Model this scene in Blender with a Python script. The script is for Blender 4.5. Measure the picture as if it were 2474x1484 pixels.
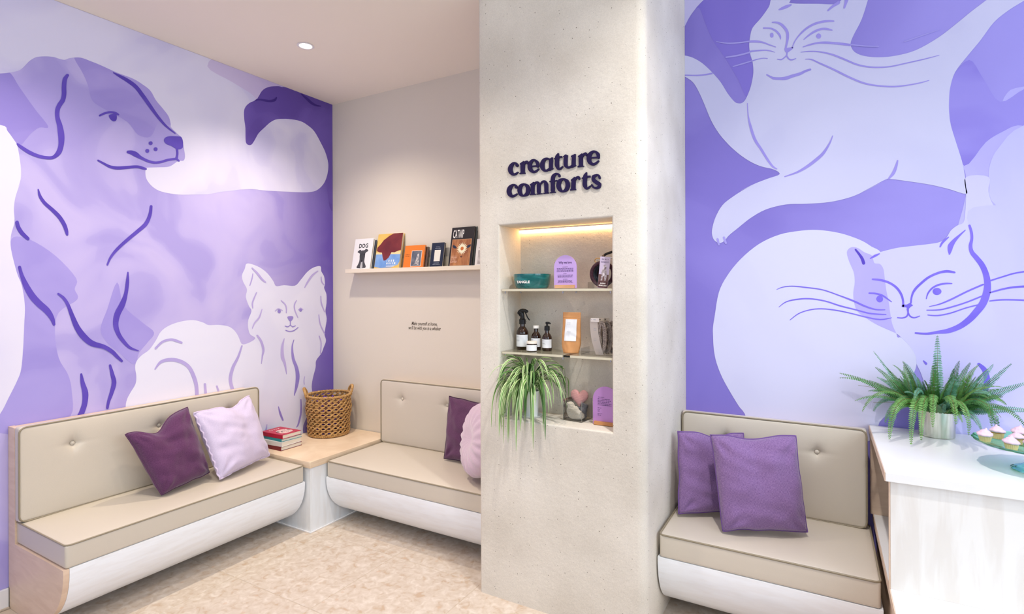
import bpy, bmesh, math, random
from mathutils import Vector, Matrix, noise, geometry
PI = math.pi
random.seed(7)
for o in list(bpy.data.objects): bpy.data.objects.remove(o, do_unlink=True)
SC = bpy.context.scene
COL = SC.collection

# ------------------------------------------------------------------ camera, world, lights, exposure
cam_d = bpy.data.cameras.new('camera'); cam = bpy.data.objects.new('camera', cam_d); COL.objects.link(cam); SC.camera = cam
YAW = 0.521247; ROLL = -0.003614
Fw = Vector((-math.sin(YAW), math.cos(YAW), 0)); Rt = Vector((math.cos(YAW), math.sin(YAW), 0)); Up = Vector((0, 0, 1))
r2 = Rt*math.cos(ROLL)+Up*math.sin(ROLL); u2 = -Rt*math.sin(ROLL)+Up*math.cos(ROLL)
m = Matrix((r2, u2, -Fw)).transposed().to_4x4(); m.translation = Vector((0, 0, 1.5)); cam.matrix_world = m
cam_d.sensor_fit = 'HORIZONTAL'; cam_d.sensor_width = 36; cam_d.lens = 1310.7/2474*36
cam_d.shift_y = -(742-702.66)/2474; cam_d.clip_start = 0.02; cam_d.clip_end = 60

W = bpy.data.worlds.new('world'); SC.world = W; W.use_nodes = True
W.node_tree.nodes['Background'].inputs[0].default_value = (0.86, 0.92, 1.0, 1)
W.node_tree.nodes['Background'].inputs[1].default_value = 0.8

def area(name, loc, target, sx, sy, power, color):
    d = bpy.data.lights.new(name, 'AREA'); d.shape = 'RECTANGLE'; d.size = sx; d.size_y = sy; d.energy = power; d.color = color
    o = bpy.data.objects.new(name, d); COL.objects.link(o); o.location = loc
    o.rotation_euler = (Vector(target)-Vector(loc)).to_track_quat('-Z', 'Y').to_euler(); return o
area('window_light_rear', (-0.6, -2.5, 2.3), (-0.6, 1.6, 0.2), 5.6, 1.2, 85, (0.72, 0.86, 1.0))
area('window_light_right', (3.1, 0.6, 2.5), (-0.6, 1.8, 0.2), 4.0, 1.7, 235, (0.74, 0.87, 1.0))
def spot(name, loc, power, size=128, blend=1.0, color=(1.0, 0.80, 0.58), rad=0.035):
    d = bpy.data.lights.new(name, 'SPOT'); d.energy = power; d.spot_size = math.radians(size); d.spot_blend = blend; d.color = color; d.shadow_soft_size = rad
    o = bpy.data.objects.new(name, d); COL.objects.link(o); o.location = loc; return o
LAMPS = [(-2.70, 2.217), (-1.80, 1.55), (-2.70, 0.95), (-1.90, 0.40), (0.30, 0.95), (-0.15, 1.55)]  # first is visible, the others unseen; last two added to brighten the right side
POWER = [185, 95, 145, 40, 90, 340]
for (x, y), pw in zip(LAMPS, POWER):
    spot('downlight_beam', (x, y, 2.955 if x < -1.489 else 3.42), pw, size=120 if x > -1 else 128, color=(1.0, 0.88, 0.72) if x < -1.489 else (1.0, 0.96, 0.92))
SC.view_settings.view_transform = 'Standard'; SC.view_settings.look = 'None'; SC.view_settings.gamma = 1
SC.view_settings.use_curve_mapping = False
SC.view_settings.exposure = -1.06

# ------------------------------------------------------------------ materials
def lin(c):
    return tuple(((v/255)/12.92 if v <= 10 else (((v/255)+0.055)/1.055)**2.4) for v in c)+(1,)
MATS = {}
def mat(name, col, rough=0.6, metal=0.0, bump=None, var=None, coat=0, trans=0, ior=1.45, emit=None, sheen=0, spec=0.5, alpha=1):
    """bump=(scale,strength[,detail]); var=(scale, other colour[, stretch xyz, contrast lo, hi])"""
    if name in MATS: return MATS[name]
    M = bpy.data.materials.new(name); M.use_nodes = True; nt = M.node_tree; N = nt.nodes; L = nt.links; b = N['Principled BSDF']
    b.inputs['Base Color'].default_value = lin(col); b.inputs['Roughness'].default_value = rough; b.inputs['Metallic'].default_value = metal
    b.inputs['Specular IOR Level'].default_value = spec; b.inputs['IOR'].default_value = ior
    if coat: b.inputs['Coat Weight'].default_value = coat
    if trans: b.inputs['Transmission Weight'].default_value = trans
    if sheen: b.inputs['Sheen Weight'].default_value = sheen
    if emit: b.inputs['Emission Color'].default_value = lin(emit[0]); b.inputs['Emission Strength'].default_value = emit[1]
    tc = N.new('ShaderNodeTexCoord')
    if var:
        mp = N.new('ShaderNodeMapping'); L.new(tc.outputs['Object'], mp.inputs[0])
        st = var[2] if len(var) > 2 and var[2] else (1, 1, 1); mp.inputs['Scale'].default_value = st
        nz = N.new('ShaderNodeTexNoise'); nz.inputs['Scale'].default_value = var[0]; nz.inputs['Detail'].default_value = 5; nz.inputs['Distortion'].default_value = 0.6
        L.new(mp.outputs[0], nz.inputs[0]); cr = N.new('ShaderNodeValToRGB'); L.new(nz.outputs[0], cr.inputs[0])
        cr.color_ramp.elements[0].position = var[3] if len(var) > 3 else 0.35; cr.color_ramp.elements[1].position = var[4] if len(var) > 4 else 0.65
        cr.color_ramp.elements[0].color = lin(col); cr.color_ramp.elements[1].color = lin(var[1]); L.new(cr.outputs[0], b.inputs['Base Color'])
    if bump:
        nb = N.new('ShaderNodeTexNoise'); nb.inputs['Scale'].default_value = bump[0]; nb.inputs['Detail'].default_value = bump[2] if len(bump) > 2 else 4
        L.new(tc.outputs['Object'], nb.inputs[0]); bp = N.new('ShaderNodeBump'); bp.inputs['Strength'].default_value = bump[1]; bp.inputs['Distance'].default_value = 0.01
        L.new(nb.outputs[0], bp.inputs['Height']); L.new(bp.outputs[0], b.inputs['Normal'])
    MATS[name] = M; return M

def wash(name, c1, c2, scale=1.3, grad=None):
    """flat watercolour print: washes of two tones with soft-hard edges; grad=(axis, lo, hi, colour) mixes a third tone along the wall"""
    if name in MATS: return MATS[name]
    M = mat(name, c1, 0.62, spec=0.25); nt = M.node_tree; N = nt.nodes; L = nt.links; b = N['Principled BSDF']
    tc = N.new('ShaderNodeNewGeometry'); nz = N.new('ShaderNodeTexNoise'); nz.inputs['Scale'].default_value = scale; nz.inputs['Detail'].default_value = 2.5; nz.inputs['Distortion'].default_value = 1.2
    L.new(tc.outputs['Position'], nz.inputs[0])
    cr = N.new('ShaderNodeValToRGB'); L.new(nz.outputs[0], cr.inputs[0]); e = cr.color_ramp.elements
    e[0].position = 0.40; e[0].color = lin(c1); e[1].position = 0.62; e[1].color = lin(c2)
    a = e.new(0.47); a.color = lin(tuple(c1[i]*.72+c2[i]*.28 for i in range(3))); a = e.new(0.485); a.color = lin(tuple(c1[i]*.5+c2[i]*.5 for i in range(3)))
    out = cr.outputs[0]
    if grad:
        sp = N.new('ShaderNodeSeparateXYZ'); L.new(tc.outputs['Position'], sp.inputs[0])
        mr = N.new('ShaderNodeMapRange'); mr.inputs[1].default_value = grad[1]; mr.inputs[2].default_value = grad[2]; mr.interpolation_type = 'SMOOTHSTEP'
        L.new(sp.outputs[grad[0]], mr.inputs[0]); ad = N.new('ShaderNodeMath'); ad.operation = 'MULTIPLY_ADD'
        L.new(nz.outputs[0], ad.inputs[0]); ad.inputs[1].default_value = 0.5; ad.inputs[2].default_value = -0.25
        a2 = N.new('ShaderNodeMath'); a2.operation = 'ADD'; a2.use_clamp = True; L.new(mr.outputs[0], a2.inputs[0]); L.new(ad.outputs[0], a2.inputs[1])
        mx = N.new('ShaderNodeMix'); mx.data_type = 'RGBA'; L.new(a2.outputs[0], mx.inputs[0]); L.new(out, mx.inputs[6]); mx.inputs[7].default_value = lin(grad[3]); out = mx.outputs[2]
    L.new(out, b.inputs['Base Color']); return M

M_WALL = mat('painted_wall', (226, 217, 204), 0.75, bump=(220, 0.06), spec=0.3)
M_CEIL = mat('painted_ceiling', (250, 242, 229), 0.85, spec=0.2)
M_WHITE = mat('white_trim', (236, 234, 236), 0.5)
M_WOODL = mat('pale_maple', (240, 219, 192), 0.42, var=(7, (228, 203, 174), (1, 1, 9)))
M_WOODX = mat('pale_maple_along', (244, 226, 202), 0.35, var=(5, (232, 210, 182), (1, 7, 7)))
M_WOODP = mat('maple_edge', (228, 202, 178), 0.45, var=(6, (218, 190, 166), (1, 1, 6)))
M_BOARD = mat('white_grained_board', (246, 249, 254), 0.36, var=(5, (240, 241, 244), (1.5, 9, 9), 0.4, 0.7))
M_DESK = mat('white_ash_laminate', (236, 233, 229), 0.38, var=(3.2, (228, 223, 217), (7, 7, 0.8), 0.45, 0.6))
M_DTOP = mat('white_counter_top', (240, 239, 238), 0.3)
M_PLAIN = mat('white_panel', (237, 240, 244), 0.4, var=(2.5, (231, 232, 234), (9, 9, 1.2), .45, .6))
M_VINYL = mat('taupe_vinyl', (210, 200, 185), 0.34, bump=(420, 0.07), spec=0.5)
M_PIPE = mat('taupe_piping', (150, 138, 116), 0.38)
M_DARK = mat('shadow_board', (120, 100, 88), 0.6)  # dark tone puts shade into the recess under the benches
def conc():
    M = mat('pitted_concrete', (222, 217, 207), 0.8, spec=0.2); nt = M.node_tree; N = nt.nodes; L = nt.links; b = N['Principled BSDF']
    g = N.new('ShaderNodeNewGeometry')
    n1 = N.new('ShaderNodeTexNoise'); n1.inputs['Scale'].default_value = 3.2; n1.inputs['Detail'].default_value = 6; L.new(g.outputs['Position'], n1.inputs[0])
    c1 = N.new('ShaderNodeValToRGB'); L.new(n1.outputs[0], c1.inputs[0]); c1.color_ramp.elements[0].position = .35; c1.color_ramp.elements[1].position = .68
    c1.color_ramp.elements[0].color = lin((230, 223, 211)); c1.color_ramp.elements[1].color = lin((214, 206, 193))
    # pits: small dark holes picked sparsely
    v = N.new('ShaderNodeTexVoronoi'); v.inputs['Scale'].default_value = 48; L.new(g.outputs['Position'], v.inputs[0])
    n2 = N.new('ShaderNodeTexNoise'); n2.inputs['Scale'].default_value = 90; n2.inputs['Detail'].default_value = 3; L.new(g.outputs['Position'], n2.inputs[0])
    ad = N.new('ShaderNodeMath'); ad.operation = 'MULTIPLY_ADD'; L.new(n2.outputs[0], ad.inputs[0]); ad.inputs[1].default_value = 0.20; L.new(v.outputs['Distance'], ad.inputs[2])
    sx = N.new('ShaderNodeSeparateColor'); L.new(v.outputs['Color'], sx.inputs[0])
    gt = N.new('ShaderNodeMath'); gt.operation = 'GREATER_THAN'; L.new(sx.outputs[0], gt.inputs[0]); gt.inputs[1].default_value = 0.55
    mr = N.new('ShaderNodeMapRange'); mr.inputs[1].default_value = 0.155; mr.inputs[2].default_value = 0.20; mr.inputs[3].default_value = 1; mr.inputs[4].default_value = 0; L.new(ad.outputs[0], mr.inputs[0])
    pit = N.new('ShaderNodeMath'); pit.operation = 'MULTIPLY'; L.new(gt.outputs[0], pit.inputs[0]); L.new(mr.outputs[0], pit.inputs[1])
    mx = N.new('ShaderNodeMix'); mx.data_type = 'RGBA'; L.new(pit.outputs[0], mx.inputs[0]); L.new(c1.outputs[0], mx.inputs[6]); mx.inputs[7].default_value = lin((112, 104, 92))
    n4 = N.new('ShaderNodeTexNoise'); n4.inputs['Scale'].default_value = 260; n4.inputs['Detail'].default_value = 4; L.new(g.outputs['Position'], n4.inputs[0])
    m4 = N.new('ShaderNodeMapRange'); m4.inputs[1].default_value = .3; m4.inputs[2].default_value = .7; m4.inputs[3].default_value = .92; m4.inputs[4].default_value = 1.05; L.new(n4.outputs[0], m4.inputs[0])
    vs = N.new('ShaderNodeVectorMath'); vs.operation = 'SCALE'; L.new(mx.outputs[2], vs.inputs[0]); L.new(m4.outputs[0], vs.inputs['Scale']); L.new(vs.outputs[0], b.inputs['Base Color'])
    n3 = N.new('ShaderNodeTexNoise'); n3.inputs['Scale'].default_value = 38; n3.inputs['Detail'].default_value = 6; n3.inputs['Roughness'].default_value = .65; L.new(g.outputs['Position'], n3.inputs[0])
    sb = N.new('ShaderNodeMath'); sb.operation = 'SUBTRACT'; L.new(n3.outputs[0], sb.inputs[0]); L.new(pit.outputs[0], sb.inputs[1])
    bp = N.new('ShaderNodeBump'); bp.inputs['Strength'].default_value = 0.20; bp.inputs['Distance'].default_value = 0.012; L.new(sb.outputs[0], bp.inputs['Height']); L.new(bp.outputs[0], b.inputs['Normal'])
    return M
M_CONC = conc()
def tilemat():
    M = mat('terrazzo_tile', (226, 212, 196), 0.42, spec=0.4); nt = M.node_tree; N = nt.nodes; L = nt.links; b = N['Principled BSDF']
    g = N.new('ShaderNodeNewGeometry'); oi = N.new('ShaderNodeObjectInfo'); vm = N.new('ShaderNodeVectorMath'); vm.operation = 'MULTIPLY_ADD'
    cb = N.new('ShaderNodeCombineXYZ'); L.new(oi.outputs['Random'], cb.inputs[0]); L.new(oi.outputs['Random'], cb.inputs[2])
    L.new(cb.outputs[0], vm.inputs[0]); vm.inputs[1].default_value = (37, 11, 23); L.new(g.outputs['Position'], vm.inputs[2])
    n1 = N.new('ShaderNodeTexNoise'); n1.inputs['Scale'].default_value = 26; n1.inputs['Detail'].default_value = 5; n1.inputs['Distortion'].default_value = .8; L.new(vm.outputs[0], n1.inputs[0])
    c1 = N.new('ShaderNodeValToRGB'); L.new(n1.outputs[0], c1.inputs[0]); e = c1.color_ramp.elements
    e[0].position = .30; e[0].color = lin((190, 166, 143)); e[1].position = .70; e[1].color = lin((218, 206, 194)); a = e.new(.42); a.color = lin((200, 184, 168)); a = e.new(.56); a.color = lin((208, 194, 180))
    v = N.new('ShaderNodeTexVoronoi'); v.inputs['Scale'].default_value = 17; v.inputs['Randomness'].default_value = 1; L.new(vm.outputs[0], v.inputs[0])
    mr = N.new('ShaderNodeMapRange'); mr.inputs[1].default_value = .12; mr.inputs[2].default_value = .2; mr.inputs[3].default_value = .45; mr.inputs[4].default_value = 0; L.new(v.outputs['Distance'], mr.inputs[0])
    sx = N.new('ShaderNodeSeparateColor'); L.new(v.outputs['Color'], sx.inputs[0]); gt = N.new('ShaderNodeMath'); gt.operation = 'GREATER_THAN'; gt.inputs[1].default_value = .6; L.new(sx.outputs[1], gt.inputs[0])
    mu = N.new('ShaderNodeMath'); mu.operation = 'MULTIPLY'; L.new(gt.outputs[0], mu.inputs[0]); L.new(mr.outputs[0], mu.inputs[1])
    mx = N.new('ShaderNodeMix'); mx.data_type = 'RGBA'; L.new(mu.outputs[0], mx.inputs[0]); L.new(c1.outputs[0], mx.inputs[6]); mx.inputs[7].default_value = lin((200, 166, 138)); L.new(mx.outputs[2], b.inputs['Base Color'])
    return M
M_TILE = tilemat()
M_GROUT = mat('pale_grout', (196, 180, 162), 0.9)
def fabric(name, c, c2, sheen=0.3):
    M = mat(name, c, 0.9, spec=0.15, sheen=sheen); nt = M.node_tree; N = nt.nodes; L = nt.links; b = N['Principled BSDF']
    tc = N.new('ShaderNodeTexCoord')
    outs = []
    for st in ((130, 900, 400), (900, 130, 400)):
        mp = N.new('ShaderNodeMapping'); mp.inputs['Scale'].default_value = st; L.new(tc.outputs['UV'], mp.inputs[0])
        n = N.new('ShaderNodeTexNoise'); n.inputs['Scale'].default_value = 0.35; n.inputs['Detail'].default_value = 2; L.new(mp.outputs[0], n.inputs[0]); outs.append(n.outputs[0])
    a = N.new('ShaderNodeMath'); a.operation = 'ADD'; L.new(outs[0], a.inputs[0]); L.new(outs[1], a.inputs[1])
    cr = N.new('ShaderNodeValToRGB'); L.new(a.outputs[0], cr.inputs[0]); h = N.new('ShaderNodeMath'); h.operation = 'MULTIPLY'; h.inputs[1].default_value = .5; L.new(a.outputs[0], h.inputs[0]); L.new(h.outputs[0], cr.inputs[0])
    cr.color_ramp.elements[0].position = .38; cr.color_ramp.elements[1].position = .62; cr.color_ramp.elements[0].color = lin(c); cr.color_ramp.elements[1].color = lin(c2); L.new(cr.outputs[0], b.inputs['Base Color'])
    bp = N.new('ShaderNodeBump'); bp.inputs['Strength'].default_value = .25; bp.inputs['Distance'].default_value = .002; L.new(h.outputs[0], bp.inputs['Height']); L.new(bp.outputs[0], b.inputs['Normal'])
    return M
F_PLUM = fabric('plum_weave', (80, 45, 78), (106, 63, 102)); F_LILAC = fabric('lilac_linen', (204, 190, 220), (218, 206, 232)); F_DPLUM = fabric('dark_plum_weave', (88, 54, 84), (108, 68, 102))
F_PINK = fabric('pale_mauve_velvet', (206, 180, 198), (218, 194, 208), .6); F_PURP = fabric('purple_melange', (112, 82, 132), (154, 122, 170))
M_BLACK = mat('black_plastic', (22, 22, 26), 0.35); M_INK = mat('ink_black', (28, 26, 28), 0.7); M_INKW = mat('ink_white', (245, 242, 238), 0.7)
M_PAPER = mat('paper_white', (242, 240, 236), 0.7); M_PAGES = mat('page_block', (228, 220, 206), 0.8, var=(3, (240, 234, 222), (1, 1, 300)))
M_AMBER = mat('amber_glass', (56, 26, 12), 0.08, trans=0.5, ior=1.5, coat=.3); M_LIQ = mat('dark_amber', (38, 18, 10), 0.15)
def thin(name, col, a, ga=.06):
    M = bpy.data.materials.new(name); M.use_nodes = True; nt = M.node_tree; N = nt.nodes; L = nt.links; N.remove(N['Principled BSDF']); out = N['Material Output']
    t = N.new('ShaderNodeBsdfTransparent'); t.inputs[0].default_value = (1, 1, 1, 1); d = N.new('ShaderNodeBsdfDiffuse'); d.inputs[0].default_value = lin(col); m1 = N.new('ShaderNodeMixShader'); m1.inputs[0].default_value = a; L.new(t.outputs[0], m1.inputs[1]); L.new(d.outputs[0], m1.inputs[2])
    g = N.new('ShaderNodeBsdfGlossy'); g.inputs['Roughness'].default_value = .04; lw = N.new('ShaderNodeFresnel'); lw.inputs[0].default_value = 1.3; m2 = N.new('ShaderNodeMixShader'); L.new(lw.outputs[0], m2.inputs[0]); L.new(m1.outputs[0], m2.inputs[1]); L.new(g.outputs[0], m2.inputs[2]); L.new(m2.outputs[0], out.inputs[0]); return M
M_ACR = thin('clear_acrylic', (240, 240, 236), .025)
M_ACRE = mat('acrylic_edge', (222, 214, 190), 0.15, trans=0.1, ior=1.3)
M_STEEL = mat('brushed_steel', (186, 190, 170), 0.28, metal=1.0, var=(6, (222, 224, 212), (9, 9, .6)))
M_CHROME = mat('chrome', (215, 215, 215), 0.12, metal=1)

# ------------------------------------------------------------------ geometry helpers
def finish(name, bm, m, parent=None, smooth=False, kind=None, doubles=0):
    if doubles: bmesh.ops.remove_doubles(bm, verts=bm.verts, dist=doubles)
    me = bpy.data.meshes.new(name); bm.to_mesh(me); bm.free()
    for mm in (m if isinstance(m, (list, tuple)) else [m]): me.materials.append(mm)
    if smooth: me.polygons.foreach_set('use_smooth', [True]*len(me.polygons))
    o = bpy.data.objects.new(name, me); COL.objects.link(o)
    if parent: o.parent = parent
    if kind: o['kind'] = kind
    return o
def smooth_angle(o, deg=35):
    me = o.data; bm = bmesh.new(); bm.from_mesh(me)
    for f in bm.faces: f.smooth = True
    for e in bm.edges:
        if len(e.link_faces) == 2 and e.calc_face_angle(0) > math.radians(deg): e.smooth = False
    bm.to_mesh(me); bm.free(); return o
def thing(name, label, cat, loc=(0, 0, 0), rot=(0, 0, 0), group=None):
    o = bpy.data.objects.new(name, None); COL.objects.link(o); o.location = loc; o.rotation_euler = rot
    o.empty_display_size = .05
    return tag(o, label, cat, group)
def tag(o, label, cat, group=None):
    o['label'] = label; o['category'] = cat
    if group: o['group'] = group
    return o
def box(bm, a, b, mi=0, bev=0):
    """axis aligned box from corner a to corner b"""
    vs = [bm.verts.new((x, y, z)) for x in (a[0], b[0]) for y in (a[1], b[1]) for z in (a[2], b[2])]
    fs = [(0, 1, 3, 2), (4, 6, 7, 5), (0, 4, 5, 1), (2, 3, 7, 6), (0, 2, 6, 4), (1, 5, 7, 3)]
    F = []
    for f in fs:
        q = bm.faces.new([vs[i] for i in f]); q.material_index = mi; F.append(q)
    if bev:
        E = list({e for f in F for e in f.edges}); bmesh.ops.bevel(bm, geom=E, offset=bev, segments=2, affect='EDGES', profile=.5)
    return F
def obox(name, a, b, m, parent=None, bev=0.0015, kind=None):
    bm = bmesh.new(); lo = [min(a[i], b[i]) for i in range(3)]; hi = [max(a[i], b[i]) for i in range(3)]
    box(bm, lo, hi, bev=bev); bmesh.ops.recalc_face_normals(bm, faces=bm.faces); return finish(name, bm, m, parent, kind=kind)
def lathe(bm, prof, n=32, c=(0, 0, 0), mi=0, wob=None):
    rings = []
    for r, z in prof:
        ring = []
        for k in range(n):
            a = 2*PI*k/n; rr = r*(1+(wob(a, z) if wob else 0)); ring.append(bm.verts.new((c[0]+rr*math.cos(a), c[1]+rr*math.sin(a), c[2]+z)))
        rings.append(ring)
    for i in range(len(rings)-1):
        for k in range(n):
            f = bm.faces.new((rings[i][k], rings[i][(k+1) % n], rings[i+1][(k+1) % n], rings[i+1][k])); f.material_index = mi; f.smooth = True
    for ring, flip in ((rings[0], True), (rings[-1], False)):
        f = bm.faces.new(ring[::-1] if flip else ring); f.material_index = mi
    return rings
def pane(name, a, b, m, parent, ax, side, rim=.0003):
    """clear sheet: a thin box without its inner face, so light crosses one surface per sheet"""
    o = obox(name, a, b, m, parent, 0); bm = bmesh.new(); bm.from_mesh(o.data); bm.normal_update()
    kill = [f for f in bm.faces if f.normal[ax]*side > .9]; bmesh.ops.delete(bm, geom=kill, context='FACES_ONLY'); bm.to_mesh(o.data); bm.free(); return o
def olathe(name, prof, m, parent=None, n=32, c=(0, 0, 0), wob=None):
    bm = bmesh.new(); lathe(bm, prof, n, c, wob=wob); return smooth_angle(finish(name, bm, m, parent), 40)
def tube(bm, pts, r, n=6, closed=False, mi=0, cap=True):
    pts = [Vector(p) for p in pts]; rings = []; N = len(pts); prev = None
    for i, p in enumerate(pts):
        if closed: t = pts[(i+1) % N]-pts[i-1]
        else: t = pts[min(i+1, N-1)]-pts[max(i-1, 0)]
        if t.length < 1e-9: t = Vector((0, 0, 1))
        t.normalize()
        if prev is None:
            u = t.orthogonal().normalized()
        else:
            u = prev-t*prev.dot(t); u = u.normalized() if u.length > 1e-6 else t.orthogonal().normalized()
        prev = u; v = t.cross(u); rr = r[i] if isinstance(r, (list, tuple)) else r
        rings.append([bm.verts.new(p+(u*math.cos(2*PI*k/n)+v*math.sin(2*PI*k/n))*rr) for k in range(n)])
    for i in range(N if closed else N-1):
        A = rings[i]; B = rings[(i+1) % N]
        off = 0
        if closed and i == N-1:
            off = min(range(n), key=lambda s: (A[0].co-B[s].co).length)
        for k in range(n):
            f = bm.faces.new((A[k], A[(k+1) % n], B[(k+1+off) % n], B[(k+off) % n])); f.smooth = True; f.material_index = mi
    if cap and not closed:
        bm.faces.new(rings[0][::-1]).material_index = mi; bm.faces.new(rings[-1]).material_index = mi
def otube(name, pts, r, m, parent=None, n=6, closed=False):
    bm = bmesh.new(); tube(bm, pts, r, n, closed); return finish(name, bm, m, parent)
def cr(P, k=4, closed=False):
    """Catmull-Rom through points given as tuples of any dimension"""
    n = len(P); out = []
    for i in range(n if closed else n-1):
        p0 = P[(i-1) % n] if closed or i > 0 else P[0]; p1 = P[i]; p2 = P[(i+1) % n]; p3 = P[(i+2) % n] if closed or i+2 < n else P[-1]
        for s in range(k):
            t = s/k; out.append(tuple(.5*((2*b)+(-a+c)*t+(2*a-5*b+4*c-d)*t*t+(-a+3*b-3*c+d)*t**3) for a, b, c, d in zip(p0, p1, p2, p3)))
    if not closed: out.append(tuple(P[-1]))
    return out
def rbox(bm, hx, hy, hz, r, n=(12, 6, 12), disp=None, mi=0, seg=3, uv=True):
    """rounded box made of grids, disp(p, n) may push surface points"""
    def ticks(h, k):
        inner = [-h+r+(2*h-2*r)*i/k for i in range(k+1)]
        edge = [-h+r*(1-math.cos(PI/2*i/seg)) if False else -h+r*i/seg for i in range(seg)]
        return edge+inner+[-e for e in edge[::-1]]
    T = [ticks(h, k) for h, k in zip((hx, hy, hz), n)]; H = (hx, hy, hz); cache = {}
    def vert(p):
        key = tuple(round(c, 6) for c in p)
        if key in cache: return cache[key]
        q = Vector([max(-h+r, min(h-r, c)) for c, h in zip(p, H)]); d = Vector(p)-q
        if d.length > 1e-9: d.normalize()
        w = q+d*r
        if disp: w = disp(w, d)
        v = bm.verts.new(w); cache[key] = v; return v
    for ax in range(3):
        a, b = [i for i in range(3) if i != ax]
        for s in (-1, 1):
            for i in range(len(T[a])-1):
                for j in range(len(T[b])-1):
                    ps = []
                    for (u, w) in ((i, j), (i+1, j), (i+1, j+1), (i, j+1)):
                        p = [0, 0, 0]; p[ax] = s*H[ax]; p[a] = T[a][u]; p[b] = T[b][w]; ps.append(vert(p))
                    if len(set(ps)) == 4:
                        f = bm.faces.new(ps); f.smooth = True; f.material_index = mi
    bmesh.ops.recalc_face_normals(bm, faces=bm.faces)
def rrect(hx, hy, r, k=5):
    out = []
    for cx, cy, a0 in ((hx-r, hy-r, 0), (-hx+r, hy-r, PI/2), (-hx+r, -hy+r, PI), (hx-r, -hy+r, 1.5*PI)):
        for i in range(k+1):
            a = a0+PI/2*i/k; out.append((cx+r*math.cos(a), cy+r*math.sin(a)))
    return out
def dens(loop, step=.04):
    out = []
    for i in range(len(loop)):
        a = Vector(loop[i]); b = Vector(loop[(i+1) % len(loop)]); n = max(1, int((b-a).length/step))
        for k in range(n): out.append(a.lerp(b, k/n))
    return out
def copy_tree(o, parent=None):
    c = o.copy(); COL.objects.link(c)
    if parent: c.parent = parent
    for ch in o.children: copy_tree(ch, c)
    return c
_tc = {}
def text(name, body, size, m, parent=None, mw=None, sx=1.0, shear=0.0, align='LEFT', depth=0.0, bold=0.0):
    key = (body, size, shear, align, depth, bold)
    if key not in _tc:
        cu = bpy.data.curves.new('t', 'FONT'); cu.body = body; cu.size = size; cu.shear = shear; cu.align_x = align; cu.extrude = depth; cu.offset = bold; cu.resolution_u = 2
        to = bpy.data.objects.new('t', cu); COL.objects.link(to); dg = bpy.context.evaluated_depsgraph_get(); dg.update()
        _tc[key] = bpy.data.meshes.new_from_object(to.evaluated_get(dg)); bpy.data.objects.remove(to)
    me = _tc[key].copy(); me.materials.clear(); me.materials.append(m); me.name = name
    if sx != 1: me.transform(Matrix.Scale(sx, 4, (1, 0, 0)))
    o = bpy.data.objects.new(name, me); COL.objects.link(o)
    if parent: o.parent = parent
    if mw is not None: o.matrix_local = mw
    return o
def frame_mat(o, x, y):
    """matrix with local x,y axes along the given vectors, at o"""
    x = Vector(x).normalized(); y = Vector(y); y = (y-x*y.dot(x)).normalized(); z = x.cross(y); m = Matrix((x, y, z)).transposed().to_4x4(); m.translation = Vector(o); return m
WALLF = Matrix.Rotation(PI/2, 4, 'X')      # local xy -> wall facing -Y

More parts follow.
